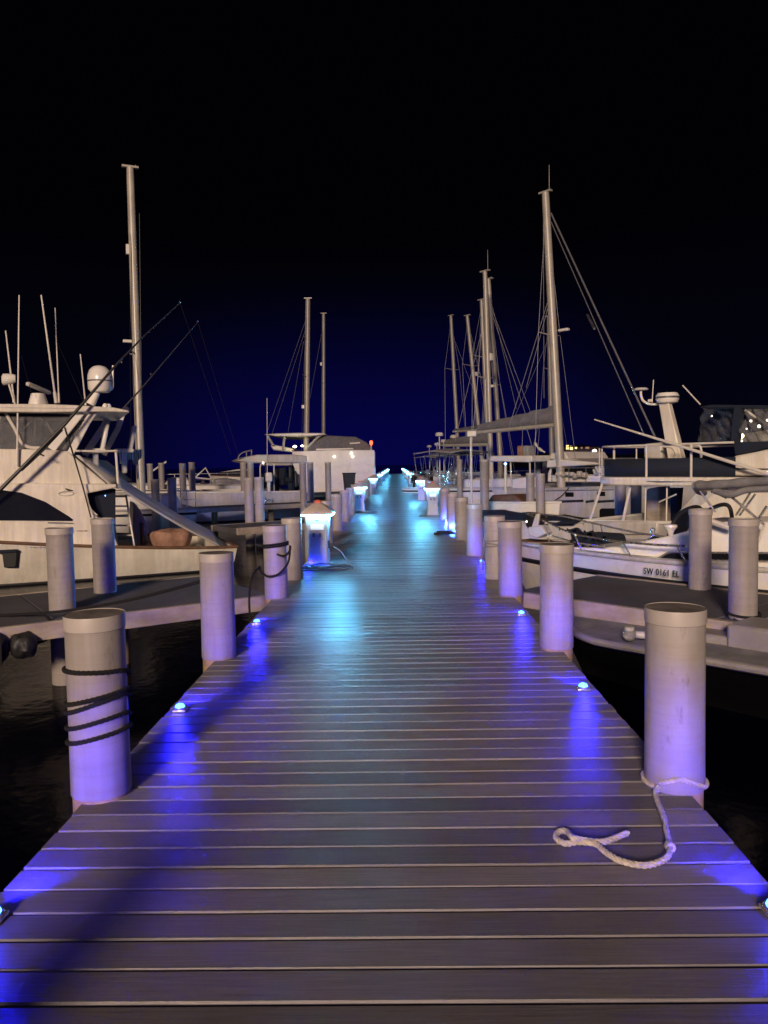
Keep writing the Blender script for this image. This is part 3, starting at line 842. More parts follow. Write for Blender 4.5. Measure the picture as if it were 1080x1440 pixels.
def lettering(txt, mat, parent, x, y, z, size, slant=0.0, depth=0.004, rz=0.0, width=None):
    cu = bpy.data.curves.new('lettering', 'FONT'); cu.body = txt; cu.size = size; cu.extrude = depth; cu.shear = slant; cu.space_character = 1.12; cu.offset = size * 0.008
    to = bpy.data.objects.new('lettering_curve', cu); C.objects.link(to)
    dg = bpy.context.evaluated_depsgraph_get(); dg.update()
    me = bpy.data.meshes.new_from_object(to.evaluated_get(dg)); bpy.data.objects.remove(to)
    o = bpy.data.objects.new('lettering', me); C.objects.link(o); me.materials.clear(); me.materials.append(mat)
    w_ = max(v.co.x for v in me.vertices)
    o.parent = parent; o.location = (x, y, z); o.rotation_euler = (PI / 2, 0, rz)
    if width: o.scale = (width / w_, 1, 1)
    return o

# ------------------------------------------------------------------ sport fishing yacht on the left
o0, o1 = UZ(0, 826, WATER), UZ(280, 806, WATER)
YF = Frame(o0, o1 - o0)
yt = thing('sport_fishing_yacht', 'white sport fishing yacht with flybridge hardtop, dark side window and outriggers', 'yacht', YF.O, YF.rz)
YB = 3.7
sx, sz = YF.at(326, 770, 0); gx, gz = YF.at(0, 766, 0)
slope = (gz - sz) / (gx - sx)
bx = sx - 11.0
hull('hull', M['hull_stained'], yt, bx, sx, YB, sz + slope * (bx - sx) + 0.5, sz, -1, deck_mat=M['gel'], open_x=(YF.at(170, 768, .2)[0], sx - .12, 0.14), flare=.12, rail_mat=M['teak'])
# bulwark inner faces of the cockpit
cx0 = YF.at(166, 768, 0)[0]
m = MB()
for yy in (0.16, YB - 0.16): m.box(((cx0 + sx) / 2, yy, (sz + .14) / 2 + .0), (sx - cx0 - .1, 0.05, sz - .14 - .02))
m.box((sx - .12, YB / 2, (sz + .14) / 2), (.06, YB - .4, sz - .16)); m.build('bulwark', M['gel'], yt, bevel=.01)
m = MB(); P = YF.prof
# deckhouse side
m.prism([(bx + 3.0, gz + .1)] + P([(-5, 768), (167, 769), (158, 747), (146, 735), (132, 722), (126, 708), (123, 694), (165, 686), (163, 681), (150, 681), (-5, 679)], .22) + [(bx + 4.2, YF.at(0, 679, .22)[1] - .05)],
        .22, YB - .22, inset=lambda z: max(0, (z - gz) * .09))
hs = m.build('deckhouse', M['gel'], yt, bevel=.03)
m = MB(); m.prism(P([(-30, 688), (0, 689), (30, 693), (64, 706), (98, 727), (103, 731), (102, 733), (-30, 732)], .2), .206, YB - .206, inset=lambda z: max(0, (z - gz) * .09))
m.build('side_window', M['dark_glass'], hs, bevel=.004)
m = MB(); m.prism(P([(126, 696), (163, 688), (163, 770), (159, 746), (148, 734), (136, 722), (129, 708)], .5), .6, YB - .6); m.build('cockpit_bulkhead', M['navy'], hs)
m = MB(); m.prism(P([(-3, 681.5), (164, 681), (164, 684), (-3, 684.5)], .2), .33, YB - .33); m.build('coaming_seam', M['gel_grey'], hs)
m = MB()
for a, b_, yv in (((67, 735), (103, 736), .22), ((108, 746.5), (123, 746.5), .22), ((43, 770), (100, 770), -.02)):
    q0, q1 = YF.p3(*a, yv), YF.p3(*b_, yv); MB().tube([q0, q1], .012, 6).build('grab_rail', M['steel'], hs)
m = MB()                                   # raised crest and tail emblem on the house side
e0 = YF.p3(93, 694, .285); m.tube([e0 + Vector((.14 * math.cos(a), 0, .045 * math.sin(a))) for a in [2 * PI * i / 24 for i in range(24)]], .008, 5, closed=True)
m.build('house_crest', M['gel_grey'], hs)
m = MB(); q0 = [YF.p3(*p, .29) for p in ((92, 687), (96, 689), (103, 690))]; m.tube(q0, [.012, .02, .006], 6); m.build('fish_emblem', M['black'], hs)
# flybridge
m = MB(); m.prism(P([(-10, 682), (-10, 631), (60, 632), (96, 634), (102, 640), (151, 681)], .42), .42, YB - .42, inset=lambda z: max(0, (z - 2.1) * .06))
fb = m.build('flybridge', M['gel'], yt, bevel=.035)
m = MB(); q = P([(-10, 581), (60, 581), (122, 582), (98, 633), (-10, 632)], .62)
for ya in (.62, YB - .65): MB().prism(q, ya, ya + .03).build('clear_curtain', M['vinyl'], fb)
m = MB(); q = P([(-2, 581), (118, 583), (118, 586), (-2, 585)], .58); m.prism(q, .6, .66); m.build('valance', M['navy'], fb)
m = MB(); q = P([(108, 642), (151, 681), (184, 675), (150, 650)], .5)
m.prism(P([(106, 640), (152, 681), (158, 681), (112, 640)], .5), .5, YB - .5); m.build('aft_coaming', M['gel_grey'], fb, bevel=.02)
m = MB(); a_, b_, c_, d_ = YF.p3(108, 642, .46), YF.p3(154, 680, .46), YF.p3(186, 676, YB - .6), YF.p3(150, 648, YB - .6)
m.grid([[a_.lerp(b_, i / 6) for i in range(7)], [d_.lerp(c_, i / 6) for i in range(7)]]); m.build('side_curtain', M['shade_cloth'], fb, thick=.01)
for px in (110, 150):                                  # helm chairs
    m = MB(); c0 = YF.p3(px + 24, 634, 1.2 if px == 110 else 2.2); m.box(c0 + Vector((0, 0, .0)), (.42, .44, .10)); m.box(c0 + Vector((.2, 0, .30)), (.09, .44, .58), tilt=Matrix.Rotation(.22, 3, 'Y'))
    m.box(c0 + Vector((0, 0, -.28)), (.12, .12, .5)); m.build('helm_chair', M['gel_clean'], fb, bevel=.03)
m = MB(); m.prism(P([(70, 632), (84, 610), (92, 611), (96, 633)], 1.3), 1.4, 2.4); m.build('helm_console', M['gel_grey'], fb, bevel=.03)
# hardtop
m = MB(); m.prism(P([(-12, 568), (60, 568), (112, 570), (160, 573), (180, 577), (183, 580), (160, 579), (112, 579), (60, 580), (-12, 579)], .3), .3, YB - .3)
ht = m.build('hardtop', M['gel'], yt, bevel=.025)
m = MB(); m.prism(P([(-12, 572), (112, 574), (112, 575), (-12, 573.4)], .28), .294, .31); m.build('hardtop_groove', M['gel_grey'], ht)
def leg(pts, y, w=.10, mat='gel_clean', nm='hardtop_leg'):
    mm = MB(); q = [YF.p3(px, py, y) for px, py in pts]
    for i in range(len(q) - 1):
        dd = (q[i + 1] - q[i]).normalized(); nn = Vector((dd.z, 0, -dd.x)) * w / 2
        mm.prism([((q[i] + nn).x, (q[i] + nn).z), ((q[i + 1] + nn).x, (q[i + 1] + nn).z), ((q[i + 1] - nn).x, (q[i + 1] - nn).z), ((q[i] - nn).x, (q[i] - nn).z)], y - .05, y + .05)
    return mm.build(nm, M[mat], yt, bevel=.02)
leg([(134, 577), (122, 594), (99, 638)], .52, .14); leg([(114, 579), (72, 632)], .55, .17)
leg([(173, 580), (166, 602), (146, 640)], YB - .6, .13); leg([(155, 582), (146, 600), (119, 640)], YB - .62, .16); leg([(168, 580), (150, 584)], YB - .6, .1)
for a, b_ in (((8, 581), (24, 611)), ((49, 582), (49, 622)), ((47, 588), (28, 610)), ((58, 583), (76, 612)), ((3, 581), (-4, 598))):
    m = MB(); m.tube([YF.p3(*a, .9), YF.p3(*b_, .9)], .022, 8); m.build('brace_tube', M['white_tube'], yt)
m = MB(); m.tube(bez([YF.p3(8, 581, .6), YF.p3(22, 605, .6), YF.p3(30, 622, .6), YF.p3(42, 629, .6), YF.p3(60, 630, .6)], 8), .035, 8); m.build('windscreen_frame', M['white_tube'], yt)
# hardtop gear: radar dome, open array, spotlight, aerials
m = MB(); c0 = YF.p3(140, 533, 1.1); rr = .245
m.lathe([(.06, -.29), (.19, -.285), (.245, -.22), (.252, 0.0), (.245, .08), (.21, .19), (.14, .262), (.05, .29), (.001, .293)], c0, 32, cap1=False); dm = m.build('satellite_dome', M['gel_clean'], ht)
m = MB(); m.lathe([(.254, -.06), (.2545, -.045), (.254, -.03)], c0, 32, False, False); m.build('dome_seam', M['socket'], dm)
m = MB(); m.tube([YF.p3(127, 569, 1.1), YF.p3(136, 552, 1.1)], [.10, .075], 12)
m.tube(bez([YF.p3(139, 550, 1.1), YF.p3(150, 550, 1.1), YF.p3(158, 546, 1.1), YF.p3(158.5, 530, 1.1), YF.p3(159, 514, 1.1)], 6), .022, 8); m.build('dome_mount', M['gel_clean'], ht)
m = MB(); c0 = YF.p3(54, 568, 1.3); m.lathe([(.20, -.02), (.19, .04), (.15, .17), (.14, .22)], c0, 20); m.build('radar_pedestal', M['gel_clean'], ht)
m = MB(); a_, b_ = YF.p3(38, 543, 1.1), YF.p3(70, 549, 1.7); dd = b_ - a_; m.box((a_ + b_) / 2, (dd.length, .10, .09), rz=math.atan2(dd.y, dd.x), tilt=Matrix.Rotation(.18, 3, 'Y')); m.build('radar_array', M['gel_grey'], ht, bevel=.03)
m = MB(); c0 = YF.p3(12, 533, .9); m.sections([[(c0.x + dx, c0.y + r * math.cos(a), c0.z + .02 * dx * 5 + r * math.sin(a)) for a in [2 * PI * i / 16 for i in range(16)]] for dx, r in ((-.13, .07), (-.10, .12), (.05, .11), (.13, .08))])
m.build('searchlight', M['gel_clean'], ht)
m = MB(); m.tube([c0 + Vector((0, 0, -.1)), c0 + Vector((.1, 0, -.52))], .02, 8); m.build('searchlight_stalk', M['white_tube'], ht)
for a, b_, r0, yv in (((27, 415), (24, 655), .018, .38), ((58, 415), (79, 567), .024, 1.5), ((77.5, 433), (83, 567), .016, 1.9), ((8, 465), (20, 566), .022, 2.2), ((113, 498), (120.5, 570), .02, 2.5)):
    m = MB(); A_, B2 = YF.p3(*b_, yv), YF.p3(*a, yv); m.tube([A_, A_.lerp(B2, .1), A_.lerp(B2, .11), B2], [r0 * 1.6, r0 * 1.5, r0, r0 * .7], 8); m.build('aerial', M['white_tube'], ht)
m = MB()
for px, py, yv in ((148, 572, 1.0), (178, 576, 2.4), (153, 572, 2.6)): m.lathe([(.06, -.02), (.06, .03), (.03, .07)], YF.p3(px, py, yv), 12)
m.build('deck_fitting', M['gel_clean'], ht)
# outriggers (black poles swept up and aft) with stays
def pole(pts, rads, nm='outrigger', mat='black_pole', yv=None):
    mm = MB(); mm.tube(pts, rads, 8); return mm.build(nm, M[mat], yt)
pole([YF.p3(-30, 713, -.05), YF.p3(0, 689, -.02), YF.p3(90, 598, .0), YF.p3(166, 510, .1), YF.p3(205, 470, .2), YF.p3(253, 426, .3)], [.038, .038, .034, .024, .015, .010])
pole([YF.p3(30, 662, .0), YF.p3(60, 634, .02), YF.p3(88, 604, .04)], [.02, .022, .02], 'outrigger_brace')
pole([YF.p3(91, 601, .0), YF.p3(104, 642, .1), YF.p3(117, 686, .15), YF.p3(128, 728, .12)], [.018, .016, .015, .014], 'outrigger_stay')
pole([YF.p3(50, 636, .02), YF.p3(62, 641, -.06)], [.02, .016], 'outrigger_clamp')
pole([YF.p3(150, 600, YB), YF.p3(200, 545, YB), YF.p3(278, 453, YB)], [.03, .02, .008], 'outrigger', 'black_pole')
m = MB()
for px, py, yv in ((253, 425, .3), (171, 509, .1), (278, 452, YB), (212, 526, YB)): m.lathe([(.001, -.03), (.022, 0), (.001, .03)], YF.p3(px, py, yv), 8)
m.build('outrigger_tip', M['steel'], yt)
m = MB()
for a, b_ in (((253, 425), (325, 640)), ((278, 452), (335, 640)), ((80, 480), (118, 566)), ((30, 500), (45, 556))): m.tube([YF.p3(*a, 1.0), YF.p3(*b_, 1.0)], .004, 4)
m.build('halyard', M['faint_wire'], yt)
# aft rail, ladder, shade cloth, cockpit gear
m = MB()
m.tube(bez([YF.p3(105, 634, .45), YF.p3(140, 634.5, .35), YF.p3(164, 634, .3)], 5), .022, 8); m.tube([YF.p3(163, 636, .3), YF.p3(166, 680, .3)], .026, 8)
m.tube([YF.p3(164, 634, .3), YF.p3(168, 634, 1.9), YF.p3(197, 633, YB - .3)], .02, 8); m.tube([YF.p3(168, 636, 1.9), YF.p3(170, 652, 1.9)], .02, 8); m.tube([YF.p3(191, 640, YB - .5), YF.p3(194, 674, YB - .5)], .022, 8)
m.build('bridge_rail', M['white_tube'], yt)
m = MB()
la_, lb_, lc_, ld_ = YF.p3(154.5, 696, 1.3), YF.p3(165, 768, 1.0), YF.p3(177, 696, 1.3), YF.p3(189, 768, 1.0)
m.tube([la_, lb_], .022, 8); m.tube([lc_, ld_], .022, 8)
for i in range(5):
    f = .03 + i * .19; m.tube([la_.lerp(lb_, f), lc_.lerp(ld_, f)], .018, 6)
m.build('bridge_ladder', M['white_tube'], yt)
# shade cloth from the bridge overhang down to the transom
A0, A1 = YF.p3(166, 686, .2), YF.p3(311, 769, .1); B0, B1 = A0 + Vector((.15, 3.1, -.02)), A1 + Vector((.12, 3.2, -.02))
rows = []
for i in range(25):
    u = i / 24; r_ = []
    for k in range(29):
        v = k / 28; a_ = A0.lerp(A1, u); b_ = B0.lerp(B1, u); c_ = a_.lerp(b_, v)
        c_.z += -.07 * math.sin(PI * u) + .27 * math.sin(PI * v) ** .8 + .022 * math.sin(v * 2 * PI * 6.2 + .5 * math.sin(u * 5)) * math.sin(PI * min(1, u * 1.2 + .12)); r_.append(c_)
    rows.append(r_)
m = MB(); m.grid(rows); m.build('shade_cloth', M['shade_cloth'], yt, thick=.008, fix=False)
m = MB(); m.tube([A0, B0], .025, 8); m.tube([A1, B1], .02, 8); m.build('shade_batten', M['grey_canvas'], yt)
m = MB(); c0 = YF.p3(242, 768, 1.75); prf = [(.001, .40), (.26, .40), (.39, .36), (.43, .28), (.40, .14), (.36, .02), (.30, -.04)]
secs = []
for r_, z_ in prf:
    secs.append([(c0.x + r_ * (1.15 + .06 * math.sin(5 * a)) * math.cos(a), c0.y + r_ * (.8 + .08 * math.cos(7 * a)) * math.sin(a), c0.z + z_ - .02 * math.sin(3 * a)) for a in [2 * PI * i / 36 for i in range(36)]])
m.sections(secs); m.build('covered_fighting_chair', M['orange_cover'], yt)
m = MB(); c0 = YF.p3(212, 768, 2.2); m.box(c0 + Vector((0, 0, .05)), (.42, .5, .08)); m.box(c0 + Vector((-.2, 0, .3)), (.07, .5, .55))
for dx in (-.17, .17):
    for dy in (-.2, .2): m.box(c0 + Vector((dx, dy, -.15)), (.05, .05, .4))
m.build('deck_chair', M['teak'], yt, bevel=.01)
m = MB(); c0 = YF.p3(196, 740, 2.6); m.prism(P([(188, 705), (198, 718), (207, 738), (208, 768), (186, 768)], 2.2), 2.2, 3.2); m.build('tackle_cabinet', M['gel_grey'], yt, bevel=.05)
m = MB(); m.prism(P([(3, 776), (24, 775), (25, 778), (23, 798), (6, 798)], -.05), -.12, .06); m.build('engine_vent', M['black'], yt, bevel=.02)
m = MB(); m.prism(P([(-4, 774), (24, 772.5), (24, 776), (-4, 778)], -.08), -.16, .06); m.build('vent_lip', M['navy'], yt, bevel=.01)
MB().lathe([(.001, -.02), (.014, 0), (.001, .02)], YF.p3(148, 697, .55), 10).build('cockpit_lamp', M['blue_lamp'], yt)

# striped cloth over the rail
m = MB(); rows = []
g0, g1 = YF.p3(168, 633.5, 1.95), YF.p3(198, 632, YB - .3)
for i in range(9):
    v = i / 8; rows.append([g0.lerp(g1, k / 30) + Vector((.03 * math.sin(k * .9), 0, -.32 * v * (.8 + .25 * math.sin(k * .35)) - (.06 * math.sin(PI * k / 30)) * (1 if v > .5 else 0))) for k in range(31)])
m.grid(rows); fo = m.build('striped_flag', M['stripe'], thick=.006, fix=False); fo.matrix_world = Matrix.Translation(YF.O) @ Matrix.Rotation(YF.rz, 4, 'Z')
tag(fo, 'striped cloth draped over the aft rail of the fishing yacht', 'flag')

# ------------------------------------------------------------------ registration-number cruiser on the right
o = UZ(860, 804, 0.0); o = o + nR * 0.22
SF = Frame(o, dR); P = SF.prof; B = 2.5
st = thing('motor_cruiser', 'low white motor cruiser with registration number on its bow and a rolled grey bimini', 'cruiser', SF.O, SF.rz)
xb = SF.at(742, 768, B / 2)[0]; xs_ = xb + 8.2
gz_ = SF.at(960, 793, 0)[1]
hull('hull', M['gel_clean'], st, xb, xs_, B, gz_ - .05, gz_ + .05, -1, bowlen=.55, flare=.55, deck_mat=M['gel_clean'], rail_mat=M['gel_grey'], strip=(.24, .32), open_x=(xb + 4.4, xs_ - .2, gz_ - .35))
# cabin trunk with side windows
xa, za = SF.at(868, 778, .35); 
m = MB(); m.prism([(xb + 1.0, gz_ + .02)] + P([(846, 771), (892, 763), (940, 753), (985, 741), (1010, 735), (1085, 735), (1085, 800)], .38), .38, B - .38, inset=lambda z: max(0, (z - gz_) * .35))
tr = m.build('cabin_trunk', M['gel_clean'], st, bevel=.03)
def win(pts, off, nm='side_window', grow=True):
    q = SF.prof(pts, off); 
    m = MB(); m.prism(q, off - .02, off + .03); w_ = m.build(nm, M['dark_glass'], tr, bevel=.004)
    m = MB(); m.tube([Vector((x, off - .022, z)) for x, z in q], .014, 6, closed=True); m.build('window_frame', M['steel'], w_)
win([(922, 787), (941, 776.5), (1083, 777.5), (1083, 789)], .40)
win([(906, 761), (921, 752.5), (946, 757), (940, 763)], .9, 'windscreen_side')
m = MB(); q = [SF.p3(*p, .85) for p in ((938, 763), (950, 730), (968, 716), (986, 717), (992, 750))]; m.tube(bez(q, 6), .035, 8)
q2 = [v + Vector((0, .85, 0)) for v in q]; m.tube(bez(q2, 6), .03, 8)
m.build('windscreen_frame', M['black'], tr)
m = MB(); m.prism([(v.x, v.z) for v in q], .86, .875); m.build('windscreen', M['dark_glass'], tr)
m = MB(); m.prism(P([(960, 752), (972, 732), (1090, 738), (1090, 775)], .8), .8, B - .8); m.build('helm_seat', M['pale_canvas'], tr, bevel=.06)
m = MB(); m.lathe([(.02, -.12), (.05, -.02), (.09, .03), (.085, .06), (.01, .07)], SF.p3(943, 744, .55), 14); m.build('mushroom_vent', M['gel_clean'], tr)
m = MB(); m.lathe([(.012, -.12), (.012, 0), (.035, .01), (.035, .06), (.005, .075)], SF.p3(918, 749, 1.1), 12); m.build('bow_lamp', M['steel'], tr)
# reg number
tx, tz = SF.at(911, 805.5, .1)
lettering('SW 0161 EL', M['black'], st, tx, -.012, tz, .12, width=SF.at(956, 806, 0)[0] - tx)
# rails: bow rail along the side deck
m = MB()
top = bez([SF.p3(740, 722, B / 2), SF.p3(770, 735, .9), SF.p3(805, 750, .45), SF.p3(840, 757, .25), SF.p3(876, 762, .12), SF.p3(920, 766, .1), SF.p3(965, 768, .1)], 8)
m.tube(top, .016, 8)
low = bez([SF.p3(742, 742, B / 2), SF.p3(775, 753, .9), SF.p3(812, 763, .45), SF.p3(850, 768, .25)], 8); m.tube(low, .012, 6)
far_ = bez([SF.p3(740, 722, B / 2), SF.p3(790, 726, B - .5), SF.p3(840, 737, B - .25), SF.p3(890, 748, B - .1), SF.p3(950, 757, B - .1)], 8); m.tube(far_, .016, 8)
m.build('bow_rail', M['steel'], st)
for a, b_, yv in (((876, 762), (890, 788), .12), ((952, 768), (967, 795), .1), ((808, 751), (818, 775), .4), ((766, 733), (772, 762), .9), ((845, 738), (850, 768), B - .25)):
    m = MB(); m.tube([SF.p3(*a, yv), SF.p3(*b_, yv)], .014, 6); m.build('stanchion', M['steel'], st)
# anchor, windlass, pulpit clutter at the bow
m = MB(); m.prism(P([(737, 758), (790, 763), (792, 768), (740, 764)], B / 2), B / 2 - .17, B / 2 + .17); m.build('bow_pulpit', M['teak'], st, bevel=.02)
an = MB(); a0_ = SF.p3(752, 742, B / 2 - .3); 
an.prism(P([(755, 722), (760, 722), (757, 745), (751, 752), (748, 744)], B / 2 - .3), B / 2 - .34, B / 2 - .28)
an.prism(P([(745, 742), (762, 738), (770, 750), (757, 757), (747, 753)], B / 2 - .36), B / 2 - .42, B / 2 - .2); an.build('anchor', M['gel_grey'], st, bevel=.02)
m = MB(); m.prism(P([(742, 728), (756, 727), (758, 740), (744, 741)], B / 2), B / 2 - .1, B / 2 + .3); m.build('windlass', M['black'], st, bevel=.03)
m = MB(); m.prism(P([(800, 752), (840, 755), (844, 768), (806, 768)], .9), .9, 1.7); m.build('deck_hatch', M['navy'], st, bevel=.05)
m = MB(); m.grid([[SF.p3(px, 742 + (px - 797) * .22 + 3 * math.sin(px * .3 + j), .55 + j * .45) + Vector((0, 0, -.02 * j)) for px in range(797, 856, 4)] for j in range(4)] ); m.build('deck_cover', M['navy'], st, thick=.02)
m = MB()
for px in (803, 812, 822, 833): m.tube(bez([SF.p3(px, 747, .5), SF.p3(px + 2, 758, .42), SF.p3(px - 3, 768, .45)], 5), .02, 6)
m.build('fender_line', M['rope_black'], st)
for px, py in ((740.5, 733.5), (768, 726), (787, 745), (820, 786)):
    MB().lathe([(.001, -.02), (.016, 0), (.001, .02)], SF.p3(px, py, .8), 8).build('rail_fitting', M['small_lamp'] if px == 740.5 else M['steel'], st)
# rolled bimini on crossed tubes
m = MB()
rl = [SF.p3(978, 682, .2), SF.p3(1000, 682, .2), SF.p3(1040, 679, .2), SF.p3(1095, 675, .2)]
m.tube(bez([rl[0], rl[1], rl[2], rl[3]], 8), [.04] + [.058 + .005 * math.sin(i * .9) for i in range(24)], 12)
m.tube(bez([rl[0], SF.p3(982, 690, 1.0), SF.p3(990, 693, B - .3)], 6), .05, 10)
m.tube(bez([SF.p3(1005, 690, .2), SF.p3(1027, 696, .15), SF.p3(1050, 689, .2), SF.p3(1090, 687, .2)], 6), .042, 10)
bm_ = m.build('bimini_roll', M['grey_canvas'], st)
for a, b_, r_ in (((984, 690), (1006, 720), .014), ((1023, 694), (1075, 738), .016), ((1055, 693), (1035, 725), .014), ((1062, 695), (1040, 725), .014), ((1008, 693), (1022, 700), .02), ((1078, 712), (1060, 740), .016), ((1000, 692), (1023, 688), .012)):
    m = MB(); m.tube([SF.p3(*a, .25), SF.p3(*b_, .25)], r_, 8); m.build('bimini_tube', M['steel'], bm_)
MB().tube([SF.p3(1001, 733, .3), SF.p3(1028, 743, .3)], .035, 8).build('grab_rail', M['white_tube'], st); MB().tube([SF.p3(1075, 738, .3), SF.p3(1060, 780, .3)], .016, 8).build('grab_rail', M['white_tube'], st)

# ------------------------------------------------------------------ yacht with the railed upper deck, right
o = UY(838, 700, 15.0); RF = Frame(o, dR); P = RF.prof; RB = 3.6
rt = thing('flybridge_yacht', 'white yacht with railed upper deck, blue weather cloth and leaning radar mast', 'yacht', RF.O, RF.rz)
x0 = RF.at(826, 740, 0)[0]; x1 = x0 + 10.5
cz = RF.at(860, 735, 0)[1]
hull('hull', M['gel_grey'], rt, x0, x1, RB, cz, cz + .6, 1, deck_mat=M['gel_grey'], rail_mat=M['gel_clean'], open_x=(x0 + .3, RF.at(925, 740, 0)[0], .35))
m = MB(); m.prism(P([(832, 733), (925, 733), (925, 752), (832, 752)], -.02), -.015, .12); m.build('cockpit_coaming', M['gel_grey'], rt, bevel=.04)
m = MB(); m.prism(P([(940, 752), (948, 725), (985, 684), (1150, 683), (1150, 775), (940, 775)], .35), .35, RB - .35); cab = m.build('cabin', M['gel'], rt, bevel=.05)
m = MB(); m.prism(P([(962, 714), (985, 691), (1010, 689), (980, 716)], .33), .335, .36); m.build('cabin_crease', M['gel_grey'], cab, bevel=.01)
m = MB(); m.tube([RF.p3(970, 715, .33), RF.p3(1001, 715.5, .33)], .012, 6); m.build('cabin_trim', M['socket'], cab)
m = MB(); m.prism(P([(908, 688), (926, 684), (927, 750), (907, 750)], 1.4), 1.4, 1.9); m.build('cockpit_locker', M['beam'], rt, bevel=.04)
m = MB(); m.prism(P([(930, 686), (958, 686), (952, 750), (930, 750)], 2.6), 2.6, 2.7); m.build('cabin_door', M['navy'], cab)
# upper deck slab with a rounded aft corner
zt = RF.at(900, 671, 0)[1]; zl = RF.at(900, 683, 0)[1]; th = zt - zl
xL = RF.at(837, 668, RB * .5)[0]; xR = RF.at(1150, 670, 0)[0]
pl = []
xL = RF.at(835, 668, 0.3)[0]; rc = .75
for i in range(13):
    q = PI / 2 * i / 12; pl.append((xL + rc - rc * math.sin(q), rc - rc * math.cos(q)))
pl2 = [(x, RB - y) for x, y in pl[::-1]]
plan = [(xR, 0.0)] + pl + pl2 + [(xR, RB)]
m = MB(); m.sections([[(x, y, zl) for x, y in plan], [(x, y, zt) for x, y in plan]]); ud = m.build('upper_deck', M['gel'], rt, bevel=.035, seg=3)
m = MB(); m.tube([RF.p3(909, 677, -.008), RF.p3(925, 677.5, -.008), RF.p3(975, 677.5, -.008)], [.006, .014, .004], 6); m.build('deck_scuff', M['socket'], ud)
# rails
xe = RF.at(1032, 640, .06)[0]; zr = RF.at(900, 626.5, .05)[1]
rail_plan = [(max(x, xL + .1) + .03, .05 + y * (RB - .1) / RB) for x, y in plan if x < xe]
near = [(xe, .05)] + rail_plan + [(xe, RB - .05)]
m = MB(); m.tube([(x, y, zr) for x, y in near], .02, 8); m.build('top_rail', M['white_tube'], rt)
for px, yv in ((863.5, .25), (909, .05), (972, .05)):
    x_, _ = RF.at(px, 650, yv); m = MB(); m.tube([(x_, yv, zt - .01), (x_, yv, zr)], .022, 8); m.build('rail_post', M['white_tube'], rt)
for px, yv in ((843, 1.5), (846.5, 2.1), (895, RB - .06), (925, RB - .06), (985, RB - .06), (950, RB - .06)):
    x_, _ = RF.at(px, 640, yv); m = MB(); m.tube([(x_, yv, zt - .01), (x_, yv, zr)], .018, 8); m.build('rail_post', M['white_tube'], rt)
zc = RF.at(900, 645, .05)[1]
m = MB()
pts_c = [p for p in near]
m.grid([[(x + .02, y + (.03 if y < RB / 2 else -.03), zt + .01) for x, y in pts_c], [(x + .02, y + (.03 if y < RB / 2 else -.03), zc) for x, y in pts_c]])
m.build('weather_cloth', M['navy'], rt, thick=.012)
# bridge coaming and enclosure
m = MB(); m.prism(P([(1019, 669), (1024, 652), (1032, 641), (1060, 636), (1078, 632), (1150, 630), (1150, 669)], .15), .15, RB - .15); bc = m.build('bridge_coaming', M['gel'], rt, bevel=.04)
m = MB(); m.prism(P([(1026, 658), (1085, 659), (1085, 660.5), (1027, 660)], .12), .13, .2); m.build('coaming_slot', M['black'], bc)
m = MB(); m.prism(P([(1033, 640), (1031, 622), (1150, 618), (1150, 629), (1075, 631), (1055, 637)], .2), .2, RB - .2); m.build('bridge_apron', M['navy'], bc, bevel=.02)
# wrinkled clear curtains and their frame
def curtain(c, nu, nv, amp, seed, ph):
    rnd = random.Random(seed); k = [(rnd.uniform(2, 9), rnd.uniform(2, 9), rnd.uniform(0, 6)) for _ in range(7)]
    rows = []
    for j in range(nv + 1):
        v = j / nv; row = []
        for i in range(nu + 1):
            u = i / nu; p = (c[0].lerp(c[1], u)).lerp(c[3].lerp(c[2], u), v)
            w_ = sum(math.sin(a * u * 3 + b_ * v * 2.5 + f) for a, b_, f in k) / 7
            p = p + Vector((.25 * w_ * amp, w_ * amp, 0)); row.append(p)
        rows.append(row)
    m = MB(); m.grid(rows); return m
curtain([RF.p3(982, 622, 1.6), RF.p3(1030, 623, .5), RF.p3(1033, 572, .5), RF.p3(988, 571, 1.6)], 26, 22, .12, 3, 0).build('clear_curtain', M['vinyl'], rt, thick=.004)
curtain([RF.p3(1041, 623, .3), RF.p3(1095, 622, .2), RF.p3(1095, 575, .2), RF.p3(1047, 575, .3)], 26, 22, .12, 9, 0).build('clear_curtain', M['vinyl'], rt, thick=.004)
m = MB(); m.prism(P([(1031, 623), (1041, 623), (1047, 574), (1036, 572)], .4), .3, .42); m.build('curtain_flap', M['navy'], rt)
m = MB(); m.prism(P([(983, 572), (1000, 569), (1095, 570), (1095, 576), (1040, 574), (986, 574)], .3), .3, RB - .3); m.build('bridge_roof', M['navy'], rt, bevel=.02)
m = MB(); m.prism(P([(1030, 622), (1046, 610), (1110, 598), (1110, 623)], 1.2), 1.2, RB - .8); m.build('bridge_seat', M['gel'], rt, bevel=.05)
rnd = random.Random(5)
for px, py, s_ in ((1042.5, 613, .05), (1043, 620, .02), (1056, 592, .022), (1067.5, 599.5, .028), (1050, 603, .014), (1079, 591, .02), (1001, 585, .014), (1017, 571.5, .012)):
    c0 = RF.p3(px, py, .55); m = MB(); m.lathe([(.001, -s_), (s_ * .7, -s_ * .6), (s_, 0), (s_ * .7, s_ * .6), (.001, s_)], c0, 10); m.build('bulb_or_glint', M['warm_lamp'] if px > 1020 else M['small_lamp'], rt)  # glowing beads added to stand for lamp glints on the clear curtains
m = MB(); m.tube([RF.p3(1048, 577, .28), RF.p3(1080, 598, .28)], .02, 8); m.build('roof_strut', M['white_tube'], rt)
m = MB(); m.tube([RF.p3(960, 542, 1.0), RF.p3(985, 569, 1.0)], .013, 6); m.build('aerial', M['white_tube'], rt)
